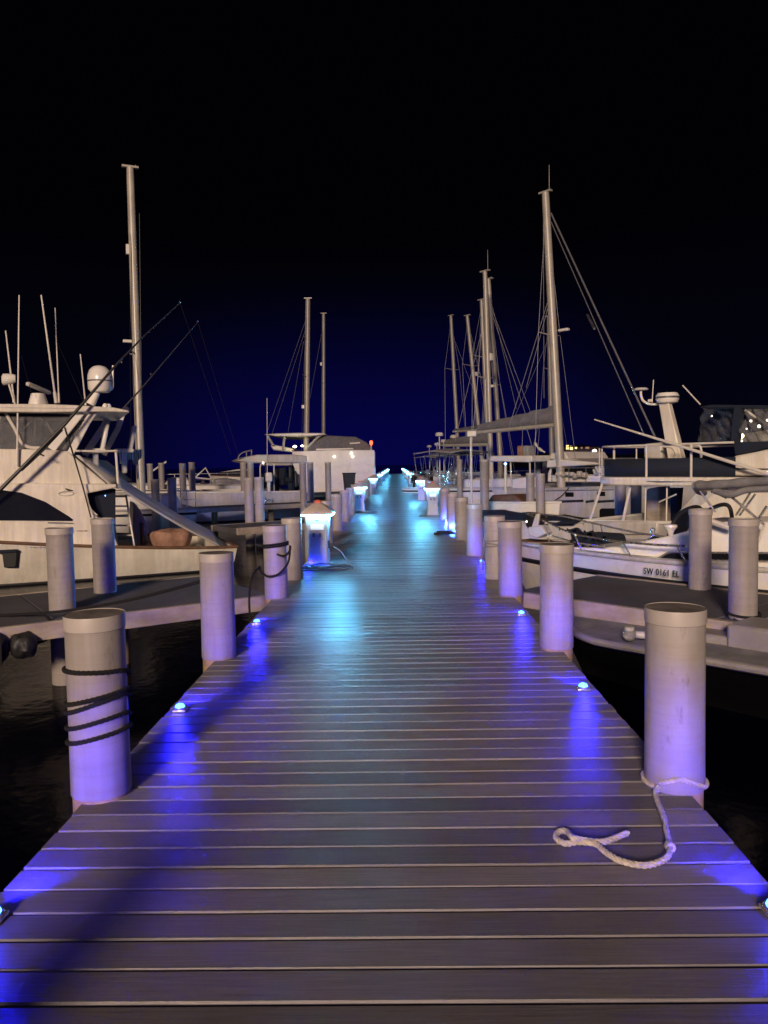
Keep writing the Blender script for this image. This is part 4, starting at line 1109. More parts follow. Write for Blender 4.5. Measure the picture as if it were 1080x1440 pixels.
# leaning radar mast with dome, bracket, whip
mm_ = MB(); a_, b_ = RF.p3(953, 650, 1.7), RF.p3(935, 565, 1.7)
mm_.sections([[(c.x + dx * k, c.y + dy * k, c.z) for dx, dy in ((-.15, -.1), (.15, -.1), (.15, .1), (-.15, .1))] for c, k in ((a_, 1.0), (b_, .72))]); rm = mm_.build('radar_mast', M['gel'], rt, bevel=.02)
m = MB(); c0 = RF.p3(938.5, 559, 1.7); m.lathe([(.10, -.12), (.2, -.10), (.225, -.04), (.225, .04), (.19, .09), (.001, .10)], c0, 28); m.build('radome', M['gel_clean'], rm)
m = MB(); m.lathe([(.227, -.02), (.2275, 0), (.227, .02)], c0, 28, False, False); m.build('radome_band', M['socket'], rm)
m = MB(); m.tube(bez([RF.p3(930, 568, 1.7), RF.p3(915, 568.5, 1.7), RF.p3(905, 564, 1.7), RF.p3(901.5, 556, 1.7), RF.p3(901.5, 548, 1.7)], 6), .025, 8)
m.lathe([(.001, .05), (.11, .045), (.15, .02), (.14, 0), (.001, -.005)], RF.p3(901.5, 548.5, 1.7), 20); m.tube([RF.p3(917, 566, 1.7), RF.p3(919, 534, 1.7)], .01, 6); m.tube([RF.p3(912, 563.5, 1.7), RF.p3(917, 563, 1.7)], .03, 8); m.build('aerial_bracket', M['gel_clean'], rm)
m = MB(); c0 = RF.p3(918, 645, 1.9); m.prism(P([(905, 645), (905, 624), (930, 622), (931, 645)], 1.9), 1.9, 2.5); m.build('helm_console', M['gel_grey'], rt, bevel=.04)
m = MB(); m.tube(bez([RF.p3(932, 628, 1.6), RF.p3(944, 629, 1.6), RF.p3(950, 636, 1.6), RF.p3(950, 645, 1.6)], 6), .022, 8); m.tube(bez([RF.p3(950, 625, .9), RF.p3(980, 626, .9), RF.p3(986, 632, .9), RF.p3(986, 645, .9)], 6), .022, 8); m.build('helm_rail', M['white_tube'], rt)
# long fishing poles and struts
m = MB(); m.tube([RF.p3(836, 590, -.1), RF.p3(940, 622, -.1), RF.p3(1085, 668, -.1)], [.012, .026, .032], 8); m.build('outrigger', M['white_tube'], rt)
for a, b_, r_ in (((848, 677), (829, 734), .025), ((886.5, 683), (872, 752), .028), ((908, 684), (907, 750), .014), ((938, 684), (937, 735), .014), ((927, 706), (951, 695), .014)):
    m = MB(); m.tube([RF.p3(*a, .2), RF.p3(*b_, .12)], r_, 8); m.build('deck_strut', M['white_tube'], rt)
m = MB(); m.lathe([(.02, -.03), (.15, -.02), (.16, .02), (.02, .04)], RF.p3(831, 737, .3), 16); m.build('strut_foot', M['gel_clean'], rt)
m = MB(); m.tube(bez([RF.p3(835, 661, .9), RF.p3(838, 668, .8), RF.p3(841, 664, .7), RF.p3(838, 657, .8)], 5), .03, 6); m.build('stern_fitting', M['gel_grey'], rt)

# ------------------------------------------------------------------ open skiff between the pier and the right finger dock
o = UZ(910, 934, -0.32); KF = Frame(o, dR); P = KF.prof
kt = thing('skiff', 'low grey skiff with pale gunwale lying between the pier and right finger dock', 'skiff', KF.O, KF.rz)
xk = KF.at(812, 893, .75)[0]
zg = KF.at(930, 921, 0)[1]
hull('hull', M['hull_shade'], kt, xk, xk + 5.2, 1.7, zg, zg + .06, -1, bowlen=.17, flare=2.3, zb=-.15, deck_mat=M['grey_canvas'], rail_mat=M['dull_gel'], boot=False, strip=(.0, .07), strip_mat=M['dull_gel'])  # shade below the gunwale is put into the hull colour
m = MB(); m.prism([(xk + .9, zg - .02), (xk + 1.15, zg + .12), (xk + 2.9, zg + .14), (xk + 2.9, zg - .02)], .52, 1.6); m.build('foredeck_box', M['dull_gel'], kt, bevel=.03)
m = MB(); m.prism([(xk + 1.3, zg + .12), (xk + 1.35, zg + .2), (xk + 3.1, zg + .21), (xk + 3.1, zg + .12)], 1.15, 1.5); m.build('thwart', M['gel_grey'], kt, bevel=.03)
c0 = KF.p3(1058, 902, .75); m = MB(); m.box(c0 + Vector((0.15, 0, .0)), (.55, .5, .36)); m.build('engine_cover', M['dull_gel'], kt, bevel=.03)
m = MB(); m.box(c0 + Vector((-.03, -.12, -.19)), (.05, .05, .14)); m.box(c0 + Vector((-.03, .18, -.19)), (.05, .05, .14)); m.build('engine_bracket', M['black'], kt)
m = MB(); m.tube(bez([KF.p3(1000, 930, .5), KF.p3(1020, 921, .5), KF.p3(1045, 922, .45), KF.p3(1070, 928, .45)], 8), .05, 8); m.build('rolled_tarp', M['grey_canvas'], kt)
m = MB(); m.tube(bez([KF.p3(812, 884, .7), KF.p3(835, 890, .7), KF.p3(860, 890, .8), KF.p3(890, 893, .9)], 8), .022, 8); m.build('painter', M['hose'], kt)
def glass():
    m, nt, b = new_mat('clear_glass_globe'); b.inputs['Base Color'].default_value = (.85, .85, .9, 1); b.inputs['Roughness'].default_value = .03
    b.inputs['Transmission Weight'].default_value = .75; b.inputs['IOR'].default_value = 1.45; return m
M['globe'] = glass()
c0 = KF.p3(885, 892.5, .12); m = MB(); r_ = .062
m.lathe([(r_ * math.sin(PI * i / 14) + .0005, -r_ * math.cos(PI * i / 14)) for i in range(15)], c0, 24); m.build('globe_lamp', M['globe'], kt)
m = MB(); m.tube([c0 + Vector((0, .03, 0)), c0 + Vector((0.3, .2, -.01))], .035, 10); m.lathe([(.045, -.02), (.045, .02)], c0 + Vector((.0, 0, .055)), 12); m.build('lamp_holder', M['gel_grey'], kt)

# ------------------------------------------------------------------ sailing boats
def to_local(root, w):
    return (Matrix.Rotation(-root.rotation_euler.z, 3, 'Z') @ (Vector(w) - root.location))

def rig(root, mast, Y, r=.12, wires=(), boom=None, cover=None, spread=((.55, .9),), head=True, whip=False, fittings=(), wire_mat='wire'):
    """mast: (top x, top y, foot x, foot y) in the picture at distance Y; wires: picture line pairs."""
    L = lambda px, py, y=Y: to_local(root, UY(px, py, y))
    top, ft = L(mast[0], mast[1]), L(mast[2], mast[3]); base = ft + (ft - top).normalized() * max(0.3, ft.z - 1.1)
    m = MB(); m.tube([base, ft, ft.lerp(top, .5), ft.lerp(top, .97), top], [r, r, r * .97, r * .85, r * .8], 14); mo = m.build('mast', M['mast'], root)
    if head:
        m = MB(); m.box(top + Vector((0, 0, .03)), (.55, .16, .07)); m.tube([top + Vector((.18, 0, .05)), top + Vector((.18, 0, 1.0 if whip else .12))], .012, 6)
        m.build('masthead', M['mast'], mo, bevel=.015)
    up = (top - ft).normalized()
    for f, w_ in spread:
        c = ft.lerp(top, f); m = MB(); m.tube([c + Vector((-.18, -w_, .1)), c, c + Vector((-.18, w_, .1))], [.018, .035, .018], 8); m.build('spreader', M['mast'], mo)
    for px, py, sx_, sz_ in fittings:
        c = L(px, py); m = MB(); m.sections([[(c.x + a * sx_, c.y + b_ * .09, c.z + k * sz_) for a, b_ in ((-1, -1), (1, -1), (1, 1), (-1, 1))] for k in (-.5, .5)]); m.build('mast_fitting', M['gel_clean'], mo, bevel=.02)
    if wires:
        m = MB()
        for wv in wires:
            a, b_ = L(wv[0], wv[1]), L(wv[2], wv[3], wv[4] if len(wv) > 4 else Y); rr = wv[5] if len(wv) > 5 else .013
            m.tube([a, b_], rr, 5)
        for sgn in (-1, 1):                     # shrouds over the spreader tips to the deck
            c = ft.lerp(top, spread[0][0]) + Vector((-.18, sgn * spread[0][1], .1)); m.tube([ft.lerp(top, .96), c, Vector((base.x - .2, base.y + sgn * 1.5, 1.2))], .009, 4)
        m.build('rigging', M[wire_mat], root)
    if boom:
        a, b_ = L(*boom[:2]), L(*boom[2:4]); b_ = Vector((b_.x, b_.y, b_.z))
        # the boom swings along the boat's centre line
        a_l = Vector((ft.x - math.copysign(1, boom[4]) * 0, ft.y, b_.z))
        end = Vector((ft.x + boom[4], ft.y + boom[5], b_.z + boom[6]))
        m = MB(); m.tube([a_l, end], .085, 10); bo = m.build('boom', M['mast'], root)
        if cover:
            d = end - a_l; secs = []
            for i in range(15):
                u = i / 14; c = a_l + d * (.02 + .93 * u); h = cover * (1 - .62 * u) * (1 + .05 * math.sin(i * 2.1)); w_ = .17 * (1 - .3 * u)
                side = Vector((-d.y, d.x, 0)).normalized()
                secs.append([c + side * (w_ * math.cos(q) * (1 if math.sin(q) < .3 else .7)) + Vector((0, 0, .06 + h / 2 + h / 2 * math.sin(q))) for q in [2 * PI * k / 14 for k in range(14)]])
            m = MB(); m.sections(secs); m.build('sail_cover', M['grey_canvas'], bo)
    return top, ft

def rails(parent, pts, h=.55, nm='guard_rail'):
    m = MB(); m.tube([Vector(p) + Vector((0, 0, h)) for p in pts], .014, 6); m.tube([Vector(p) + Vector((0, 0, h * .5)) for p in pts], .008, 5)
    for p in pts: m.tube([Vector(p), Vector(p) + Vector((0, 0, h))], .014, 6)
    return m.build(nm, M['steel'], parent)

def bimini(parent, x0, x1, yc, w_, z0, z1, mat='pale_canvas'):
    m = MB(); rows = []
    for i in range(9):
        u = i / 8; rows.append([(x0 + (x1 - x0) * u, yc + w_ / 2 * k / 4, z1 + .10 * (1 - (k / 4) ** 2) - .05 * math.cos(u * 2 * PI) * 1 - .03 * abs(k) / 4) for k in range(-4, 5)])
    m.grid(rows); b_ = m.build('bimini', M[mat], parent, thick=.05)
    for x in (x0 + .1, (x0 + x1) / 2, x1 - .1):
        for s in (-1, 1):
            m = MB(); m.tube([(x + .3 * (1 if x < (x0 + x1) / 2 else -1), yc + s * w_ / 2, z0), (x, yc + s * w_ / 2, z1)], .016, 6); m.build('bimini_tube', M['steel'], b_)
    return b_

def mono(label, mast, Y, d, stern, aft=4.3, fwd=6.2, beam=3.4, sheer=1.05, clutter=1, **kw):
    """single-hull sailing boat standing at its mast; stern = -1 when the stern lies towards local -x."""
    f = UY(mast[2], mast[3], Y)
    r = thing('sailboat', label, 'sailboat', (f.x, f.y, WATER), math.atan2(d.y, d.x), 'sailing boats in the slips')
    b = MB()
    xs, xb_ = (-aft, fwd) if stern < 0 else (aft, -fwd)
    x0, x1 = min(xs, xb_), max(xs, xb_); bow = 1 if stern < 0 else -1
    holder = thing('h', None, None); 
    sub_before = set(r.children)
    hull('hull', M['gel_clean'], r, x0, x1, beam, sheer if stern < 0 else sheer + .2, sheer + .2 if stern < 0 else sheer, bow, bowlen=.6, deck_mat=M['gel_grey'], rail_mat=M['gel_grey'], strip=(.12, .2))
    for o_ in r.children:
        if o_ not in sub_before: o_.location.y -= beam / 2
    bpy.data.objects.remove(holder)
    k = -1 if stern < 0 else 1                       # towards the stern
    c = lambda a, b2: sorted((k * a, k * b2))
    xa, xb2 = c(-2.2, 1.3)
    m = MB(); m.prism([(xa, sheer), (xa + .3, sheer + .45), (xb2 - .25, sheer + .5), (xb2, sheer)] if True else [], -1.05, 1.05, inset=lambda z: max(0, (z - sheer) * .25)); cb = m.build('cabin', M['gel_clean'], r, bevel=.05)
    m = MB(); m.prism([(xa + .5, sheer + .15), (xa + .6, sheer + .34), (xb2 - .6, sheer + .36), (xb2 - .45, sheer + .15)], -1.03, 1.03, inset=lambda z: max(0, (z - sheer) * .25)); m.build('cabin_window', M['dark_glass'], cb)
    s0 = k * (aft - .15)
    rails(r, [(k * 1.6, -beam / 2 + .1, sheer), (k * (aft * .75), -beam / 2 + .15, sheer), (s0, -beam / 2 + .3, sheer), (s0, 0, sheer), (s0, beam / 2 - .3, sheer), (k * (aft * .75), beam / 2 - .15, sheer), (k * 1.6, beam / 2 - .1, sheer)], .62, 'stern_rail')
    if clutter:
        x_a, x_b = c(1.4, aft - .4); bimini(r, x_a, x_b, 0, 2.6, sheer, sheer + 1.85, 'pale_canvas' if clutter == 1 else 'grey_canvas')
        m = MB(); m.tube([(k * (aft - .6), .5, sheer), (k * (aft - .6), .5, sheer + 2.7)], .03, 8); m.lathe([(.05, 0), (.2, .02), (.22, .12), (.16, .2), (.01, .22)], (k * (aft - .6), .5, sheer + 2.7), 18); m.build('radar_post', M['gel_clean'], r)
        m = MB(); x_ = k * (aft - .05)
        m.box((x_, -.9, sheer + .45), (.22, .28, .42)); m.box((x_, -.9, sheer + .02), (.14, .12, .6)); m.build('outboard', M['black'], r, bevel=.05)
        m = MB(); m.lathe([(.001, -.06), (.18, -.05), (.26, 0), (.18, .05), (.001, .06)], (0, 0, 0), 16); lb2 = m.build('life_ring', M['gel_clean'], r, loc=(x_, .8, sheer + .45)); lb2.rotation_euler = (0, PI / 2, 0)
        m = MB(); m.lathe([(.28, -.03), (.31, 0), (.28, .03), (.25, 0), (.28, -.03)], (0, 0, 0), 20, False, False); wh = m.build('steering_wheel', M['steel'], r, loc=(k * 2.6, 0, sheer + .75)); wh.rotation_euler = (0, PI / 2, 0)
    rig(r, mast, Y, **kw)
    return r

dRl = dR; dLl = Vector((o1.x - o0.x, o1.y - o0.y, 0)).normalized()
# right-hand cluster (stern towards the pier)
r4 = mono('sailboat with the tallest of the clustered masts and a long grey sail cover', (682, 382, 690, 640), 38, dRl, -1, aft=4.6, wires=((688, 430, 740, 585), (690, 430, 748, 585), (676, 470, 640, 620)), r=.13, whip=True, spread=((.42, .55),), fittings=((692, 543, .12, .12), (690, 502, .10, .35)), boom=(690, 624, 690, 625, -3.4, .2, 0.05), cover=.62)
mono('sailboat whose mast stands just right of the tallest clustered mast', (687, 393, 703, 640), 42, dRl, -1, aft=4.5, wires=((690, 420, 726, 575), (696, 500, 722, 640), (690, 400, 675, 640)), r=.135, spread=((.40, .6),), clutter=2)
mono('sailboat whose mast stands just left of the tallest clustered mast', (677, 422, 685, 600), 50, dRl, -1, aft=5.0, wires=((677, 430, 668, 600),), r=.13, boom=(685, 604, 685, 604, -3.0, 0, 0), cover=.3, clutter=2)
mono('sailboat with the second mast counted from the open water gap on the right', (657, 444, 673, 600), 58, dRl, -1, aft=5.5, wires=((660, 475, 690, 575),), r=.15, fittings=((669.5, 526, .14, .3),))
mono('sailboat with the mast closest to the open water gap on the right', (634, 444, 643, 612), 66, dRl, -1, aft=4.5, wires=((640, 480, 668, 555),), r=.16, boom=(643, 625, 643, 625, -2.6, 0, 0), cover=.5)
mono('sailboat with a thinner mast right behind the big catamaran mast', (772, 445, 776, 640), 52, dRl, -1, wires=((770, 480, 722, 590), (769, 470, 800, 640)), r=.17, spread=((.62, .5), (.3, .6)), clutter=0)

# big catamaran with the tall bright mast
o = UZ(800, 733, WATER); QF = Frame(o, dR); P = QF.prof; QB = 6.6
ct = thing('sailing_catamaran', 'white sailing catamaran with tall bright mast, grey sail cover and cabin visor', 'catamaran', QF.O, QF.rz)
xst = QF.at(716, 705, 0)[0]; xbw = xst + 12.0
zq = QF.at(800, 680, 0)[1]
for k, yv in enumerate((0.0, QB - 1.7)):
    before = set(ct.children)
    hull('hull', M['gel_grey'], ct, xst, xbw, 1.7, zq - .25, zq + .25, 1, bowlen=.5, flare=.1, trans_rake=1.0, deck_mat=M['gel_grey'], rail_mat=M['gel_grey'], sheer_curve=.0)
    for c in ct.children:
        if c not in before: c.location.y += yv
for pts, mt in ((((795, 692), (807.5, 692), (807.5, 699), (795, 699)), 'dark_glass'), (((839.5, 691), (852, 691), (852, 698), (839.5, 698)), 'dark_glass'), (((843, 717), (846, 714.5), (866, 714.5), (869, 717), (869, 728), (866, 730), (846, 730), (843, 728)), 'dark_glass')):
    m = MB(); m.prism(P(pts, 0), -.03, .1); m.build('hull_window', M[mt], ct, bevel=.03)
for a, b_ in ((772, 821), (824, 836), (838, 864)):
    m = MB(); m.prism(P([(a, 704), (b_, 702.5), (b_, 706), (a, 707.5)], 0), -.025, .1); m.build('hull_stripe', M['boot'], ct)
m = MB(); m.prism(P([(768, 689.5), (864, 688), (864, 689.5), (768, 691)], 0), -.03, .1); m.build('hull_seam', M['socket'], ct)
m = MB(); m.tube(bez([QF.p3(775, 707, -.1), QF.p3(790, 697, -.12), QF.p3(800, 686, -.06)], 6), .02, 6); m.build('mooring_line', M['rope_black'], ct)
m = MB(); m.prism([(xst + 2.4, .75), (xbw - 3.2, .75), (xbw - 3.2, zq), (xst + 2.4, zq)], 1.6, QB - 1.6); m.build('bridge_deck', M['gel_grey'], ct, bevel=.04)
m = MB(); m.prism(P([(769, 678), (769, 664), (772, 656), (775, 645), (798, 645), (842, 652), (850, 678)], .7), .7, QB - .7, inset=lambda z: max(0, (z - zq) * .12)); cq = m.build('cabin', M['gel_clean'], ct, bevel=.06)
m = MB(); m.prism(P([(773, 668), (774, 657), (836, 655), (843, 667)], .62), .66, QB - .66, inset=lambda z: max(0, (z - zq) * .12)); m.build('cabin_window', M['dark_glass'], cq)
m = MB(); m.prism(P([(770, 657.5), (771, 647), (790, 646), (838, 650), (846, 653), (838, 653.5)], .5), .42, QB - .42); m.build('window_visor', M['gel_clean'], cq, bevel=.03)
m = MB(); m.prism(P([(772, 646), (774, 637), (793, 635), (798, 643), (800, 647)], 1.8), 1.8, QB - 1.8); m.build('coach_roof', M['gel_clean'], cq, bevel=.05)
rnd = random.Random(3)
m = MB()
for px in (785, 792, 798, 804, 809, 815, 822): m.box(QF.p3(px, 668 + rnd.uniform(-2, 2), .45), (rnd.uniform(.1, .22), .2, rnd.uniform(.1, .25)))
m.build('deck_gear', M['gel_grey'], ct, bevel=.04)
rails(ct, [(QF.at(px, 678, .1)[0], .1, zq) for px in (776, 800, 824, 848, 875)], .6)
# aft cockpit roof on posts
za = QF.at(718, 645, 1.0)[1]
m = MB(); m.prism(P([(690, 641), (747, 640.5), (748, 649), (740, 650), (688, 649)], 1.0), 1.0, QB - 1.0); ar = m.build('cockpit_roof', M['gel_clean'], ct, bevel=.05)
for px in (692, 718, 745):
    m = MB(); m.tube([QF.p3(px, 648, 1.2), QF.p3(px + 1, 690, 1.2)], .035, 8); m.build('roof_post', M['white_tube'], ar)
m = MB(); m.prism(P([(722, 682), (722, 674), (731, 672), (742, 671), (742, 690), (722, 694)], .3), .2, 1.5); m.build('stern_steps', M['gel_clean'], ct, bevel=.05)
for px in (735.5, 743.5):
    m = MB(); m.box(QF.p3(px, 634, 2.0), (.30, .5, .45)); m.build('helm_seat', M['orange_cover'] if px < 740 else M['pale_canvas'], ct, bevel=.06)
m = MB(); m.tube(bez([QF.p3(752, 622, 2.5), QF.p3(757, 630, 2.5), QF.p3(766, 636, 2.5)], 6), [.05 + .02 * math.sin(i) for i in range(13)], 8); m.build('folded_sail', M['gel_clean'], ct)
Ym = 30.5
lp_ = lambda px, py: to_local(ct, UY(px, py, Ym))
rig(ct, (767, 271, 787, 640), Ym, r=.17, whip=True, wires=((775, 300, 921, 614, 24, .035), (775, 312, 906, 612, 24, .02), (826, 443, 836, 462, 27.5, .05), (764, 290, 765, 560), (774, 420, 740, 545), (770, 425, 716, 600), (756, 600, 748, 640), (735, 600, 734, 640), (740, 600, 752, 640)),
    spread=((.46, .7),), fittings=((793, 464, .22, .10),), boom=(787, 597, 787, 597, -4.2, -.3, -.15), cover=.72)

# mast of the sailing boat behind the fishing yacht
lsb = mono('sailboat whose tall lone mast rises behind the fishing yacht', (183, 236, 197, 645), 27, dLl, 1, aft=1.5, fwd=9, beam=3.4, sheer=.9, r=.15, wires=((196, 300, 199, 560),), spread=((.36, .35),), wire_mat='faint_wire',
           fittings=((179.5, 480, .16, .10), (180, 351, .07, .34)), clutter=0)

# lettered white hull
o = UY(345, 712, 38.0); EF = Frame(o, Vector((.97, .24, 0))); P = EF.prof
et = thing('motor_boat', 'white boat with dark lettering on its side among piles on the left', 'boat', EF.O, EF.rz)
xe1 = EF.at(349, 700, 0)[0]; xe0 = xe1 - 9.0; ze = EF.at(300, 683, 0)[1]
hull('hull', M['gel_clean'], et, xe0, xe1, 3.2, ze + .25, ze, -1, bowlen=.5, flare=.15, deck_mat=M['gel_grey'], rail_mat=M['gel_grey'], strip=(.32, .38))
lx, lz = EF.at(301, 707, 0); lettering('KAIROS', M['boot'], et, lx, -.05, lz, .34, width=EF.at(350, 707, 0)[0] - lx)
m = MB(); m.prism(P([(230, 682), (238, 672), (262, 671), (268, 682)], .8), .8, 2.4, inset=lambda z: max(0, (z - ze) * .2)); m.build('cabin', M['gel_clean'], et, bevel=.06)
m = MB(); m.prism(P([(297, 683), (302, 674), (318, 672), (340, 676), (342, 683)], .9), .9, 2.3); m.build('deck_cover', M['pale_canvas'], et, bevel=.1)
m = MB(); m.prism(P([(281, 684), (283, 675), (288, 675), (290, 684)], .5), .5, .9); m.build('winch', M['black'], et, bevel=.04)
m = MB(); m.tube([EF.p3(274, 672, 1.6), EF.p3(289, 658, 1.6), EF.p3(299, 676, 1.6)], .045, 6); m.tube([EF.p3(276, 672, 1.6), EF.p3(297, 674, 1.6)], .045, 6); m.build('crane_frame', M['white_tube'], et)
MB().tube([EF.p3(212, 664, 1.6), EF.p3(234, 649, 1.6)], .045, 6).build('boat_hook', M['white_tube'], et)
rails(et, [(EF.at(px, 683, .15)[0], .15, ze) for px in (226, 246, 266, 296, 320, 340)], .6)
m = MB()
for px in (227, 231): m.tube([EF.p3(px, 684, -.05), EF.p3(px, 694, -.12)], .06, 8)
m.build('fender', M['boot'], et)
# second hull behind it
o = UY(350, 690, 46.0); HF = Frame(o, Vector((.97, .24, 0))); P = HF.prof
h2 = thing('motor_boat', 'dim white boat with dark canopy showing just behind the lettered boat', 'boat', HF.O, HF.rz)
hull('hull', M['gel_clean'], h2, HF.at(300, 680, 0)[0], HF.at(352, 680, 0)[0], 2.8, HF.at(320, 668, 0)[1], HF.at(320, 671, 0)[1], -1, deck_mat=M['gel_grey'], rail_mat=M['teak'])
m = MB(); m.prism(P([(308, 670), (312, 663), (340, 660), (352, 660), (352, 671)], .4), .4, 2.4); m.build('canopy', M['navy'], h2, bevel=.08)
m = MB(); m.prism(P([(310, 664), (335, 660), (356, 659), (356, 661.5), (335, 662)], .3), .3, 2.5); m.build('canopy_roof', M['gel_clean'], h2, bevel=.02)

# dive boat with flat roof, rail and crowded stern
o = UY(420, 705, 33.0); DF = Frame(o, Vector((.95, .31, 0))); P = DF.prof
dv = thing('dive_boat', 'work boat with flat railed roof and cluttered dark stern left of the catamaran wall', 'boat', DF.O, DF.rz)
xd1 = DF.at(428, 700, 0)[0]; zd = DF.at(390, 692, 0)[1]
hull('hull', M['gel_grey'], dv, xd1 - 8.5, xd1, 3.4, zd + .2, zd, -1, deck_mat=M['finger'], rail_mat=M['gel_clean'], open_x=(xd1 - 4, xd1 - .2, zd - .4))
m = MB(); m.prism(P([(334, 648), (345, 643), (362, 639.5), (412, 639), (432, 641), (432, 651), (350, 651)], .3), .3, 3.1); rf = m.build('roof', M['gel_grey'], dv, bevel=.05)
for px in (352, 385, 425):
    for yv in (.45, 2.9):
        m = MB(); m.tube([DF.p3(px, 650, .5) + Vector((0, yv - .5, 0)), Vector((DF.at(px, 690, .5)[0], yv, zd - .1))], .03, 8); m.build('roof_post', M['white_tube'], rf)
m = MB(); m.tube(bez([DF.p3(334.5, 648, .5), DF.p3(336, 641, .5), DF.p3(342, 636, .5), DF.p3(352, 633.5, .5)], 5), .028, 6)
for px, t_, b_ in ((346.5, 636, 645), (353.5, 632, 642)): m.tube([DF.p3(px, t_, .5), DF.p3(px, b_, .5)], .03, 6)
m.build('roof_rail', M['steel'], rf)
m = MB(); m.tube([DF.p3(375.5, 560, .2), DF.p3(376, 700, .2)], .016, 6); m.build('aerial', M['white_tube'], dv)
m = MB()
for px in (373, 383): m.tube([DF.p3(px, 700, -.1), DF.p3(px, 733, -.15)], .022, 6)
for py in (703, 709, 715, 721, 727): m.tube([DF.p3(373, py, -.12), DF.p3(383, py, -.12)], .018, 6)
m.build('boarding_ladder', M['steel'], dv)
rnd = random.Random(11)
for i in range(9):
    m = MB(); px = 388 + i * 4; c0 = DF.p3(px, 672 + rnd.uniform(-8, 6), .6 + rnd.uniform(0, 1.5)); m.lathe([(.001, -.35), (.085, -.33), (.09, .2), (.05, .3), (.03, .36)], c0, 10); m.build('air_tank', M['boot'], dv)
for i in range(10):
    m = MB(); c0 = DF.p3(372 + rnd.uniform(0, 52), 690 - rnd.uniform(0, 25), rnd.uniform(.3, 2.4)); m.box(c0, (rnd.uniform(.2, .5), rnd.uniform(.2, .5), rnd.uniform(.2, .55)), rnd.uniform(0, 3)); m.build('stowed_gear', M['navy'], dv, bevel=.05)
m = MB(); m.tube(bez([DF.p3(366, 672, .2), DF.p3(366, 656, .2), DF.p3(369, 651, .2)], 5), .03, 6); m.build('davit', M['white_tube'], dv)
MB().lathe([(.001, -.05), (.05, 0), (.001, .05)], DF.p3(370, 651, .2), 8).build('stern_lamp', M['small_lamp'], dv)
c0 = DF.p3(378, 671, -.1); m = MB(); m.box(c0, (.28, .25, .4)); m.box(c0 + Vector((0, 0, -.4)), (.12, .14, .5)); m.build('outboard', M['gel_clean'], dv, bevel=.08)

# large catamaran with the tall white side wall
o = UY(412, 700, 52.0); WF = Frame(o, Vector((1, .02, 0))); P = WF.prof
wt = thing('large_catamaran', 'large white catamaran with high flat side wall, lit cockpit and red lamp', 'catamaran', WF.O, WF.rz)
for yv in (0, 8.0):
    m = MB(); m.prism(P([(411, 635), (470, 633), (526.5, 633), (527.5, 694), (414, 700), (411, 690)], 0), yv, yv + 1.6); m.build('hull', M['gel_clean'], wt, bevel=.015)
m = MB(); m.prism(P([(414, 650), (524, 648), (524, 680), (414, 680)], 1), 1.5, 8.1); m.build('bridge_deck', M['gel_grey'], wt, bevel=.06)
m = MB(); m.prism(P([(432, 634), (440, 622), (458, 612), (500, 614), (514, 621), (522, 628), (524, 634)], 1.2), 1.2, 8.4, inset=lambda z: max(0, (z - 3.2) * .25)); wc = m.build('saloon', M['grey_canvas'], wt, bevel=.08)
m = MB(); m.prism(P([(444, 631), (496, 630), (497, 631.5), (444, 633)], .8), 1.1, 1.2); m.build('saloon_trim', M['gel_clean'], wc)
m = MB(); m.prism(P([(491, 622.5), (506, 621.5), (506, 623), (492, 624)], .8), 1.3, 1.4); m.build('saloon_window', M['gel_clean'], wc)
m = MB(); m.prism(P([(371, 611), (388, 609.5), (420, 608.5), (455, 609), (459, 611), (440, 613), (390, 613.5)], .8), .8, 8.6); wr = m.build('hardtop', M['gel_clean'], wt, bevel=.06)
for a, b_ in (((376, 613), (384, 626)), ((450, 612), (432, 630)), ((400, 613), (398, 634))):
    m = MB(); m.tube([WF.p3(*a, 1.2), WF.p3(*b_, 1.2)], .09, 8); m.build('hardtop_strut', M['gel_grey'], wr)
m = MB(); m.prism(P([(380, 626), (388, 626), (412, 631), (412, 636), (384, 633)], 1.5), 1.5, 8); m.build('cockpit_coaming', M['gel_clean'], wt, bevel=.08)
m = MB(); m.prism(P([(366, 644), (412, 640), (412, 655), (368, 655)], 1.2), 1.2, 8.3); m.build('swim_platform', M['gel_grey'], wt, bevel=.08)
for px, py, s_, mt in ((414.5, 628, .16, 'warm_lamp'), (425, 627, .11, 'warm_lamp')):
    MB().lathe([(.001, -s_ * .6), (s_, 0), (.001, s_ * .6)], WF.p3(px, py, 1.1), 12).build('cockpit_lamp', M[mt], wt)
for px, py in ((430, 644.5), (470, 642), (494, 637), (496, 642)):
    MB().lathe([(.001, -.07), (.09, 0), (.001, .07)], WF.p3(px, py, -.04), 8).build('side_lamp', M['small_lamp'], wt)
m = MB(); m.tube([WF.p3(522, 633, .3), WF.p3(522, 625, .3)], .05, 6); m.build('lamp_post', M['gel_grey'], wt)
MB().lathe([(.05, -.16), (.10, -.10), (.11, .06), (.06, .13), (.001, .15)], WF.p3(522, 622.5, .3), 10).build('red_lamp', M['red_lamp'], wt)
rig(wt, (433, 420, 431, 610), 54, r=.2, wires=((430, 450, 374, 612), (430, 462, 382, 612), (427, 480, 405, 608)), spread=((.42, .9), (.7, .6)), fittings=((427.5, 572, .16, .25),))
mono('sailboat with the shorter mast right of the catamaran mast on the left', (455, 441, 455, 620), 71, Vector((1, .1, 0)), -1, aft=3.0, fwd=4.5, beam=3.2, r=.17, wires=((452, 470, 436, 560),), spread=((.45, .8),), fittings=((452, 512, .12, .3),), clutter=0)

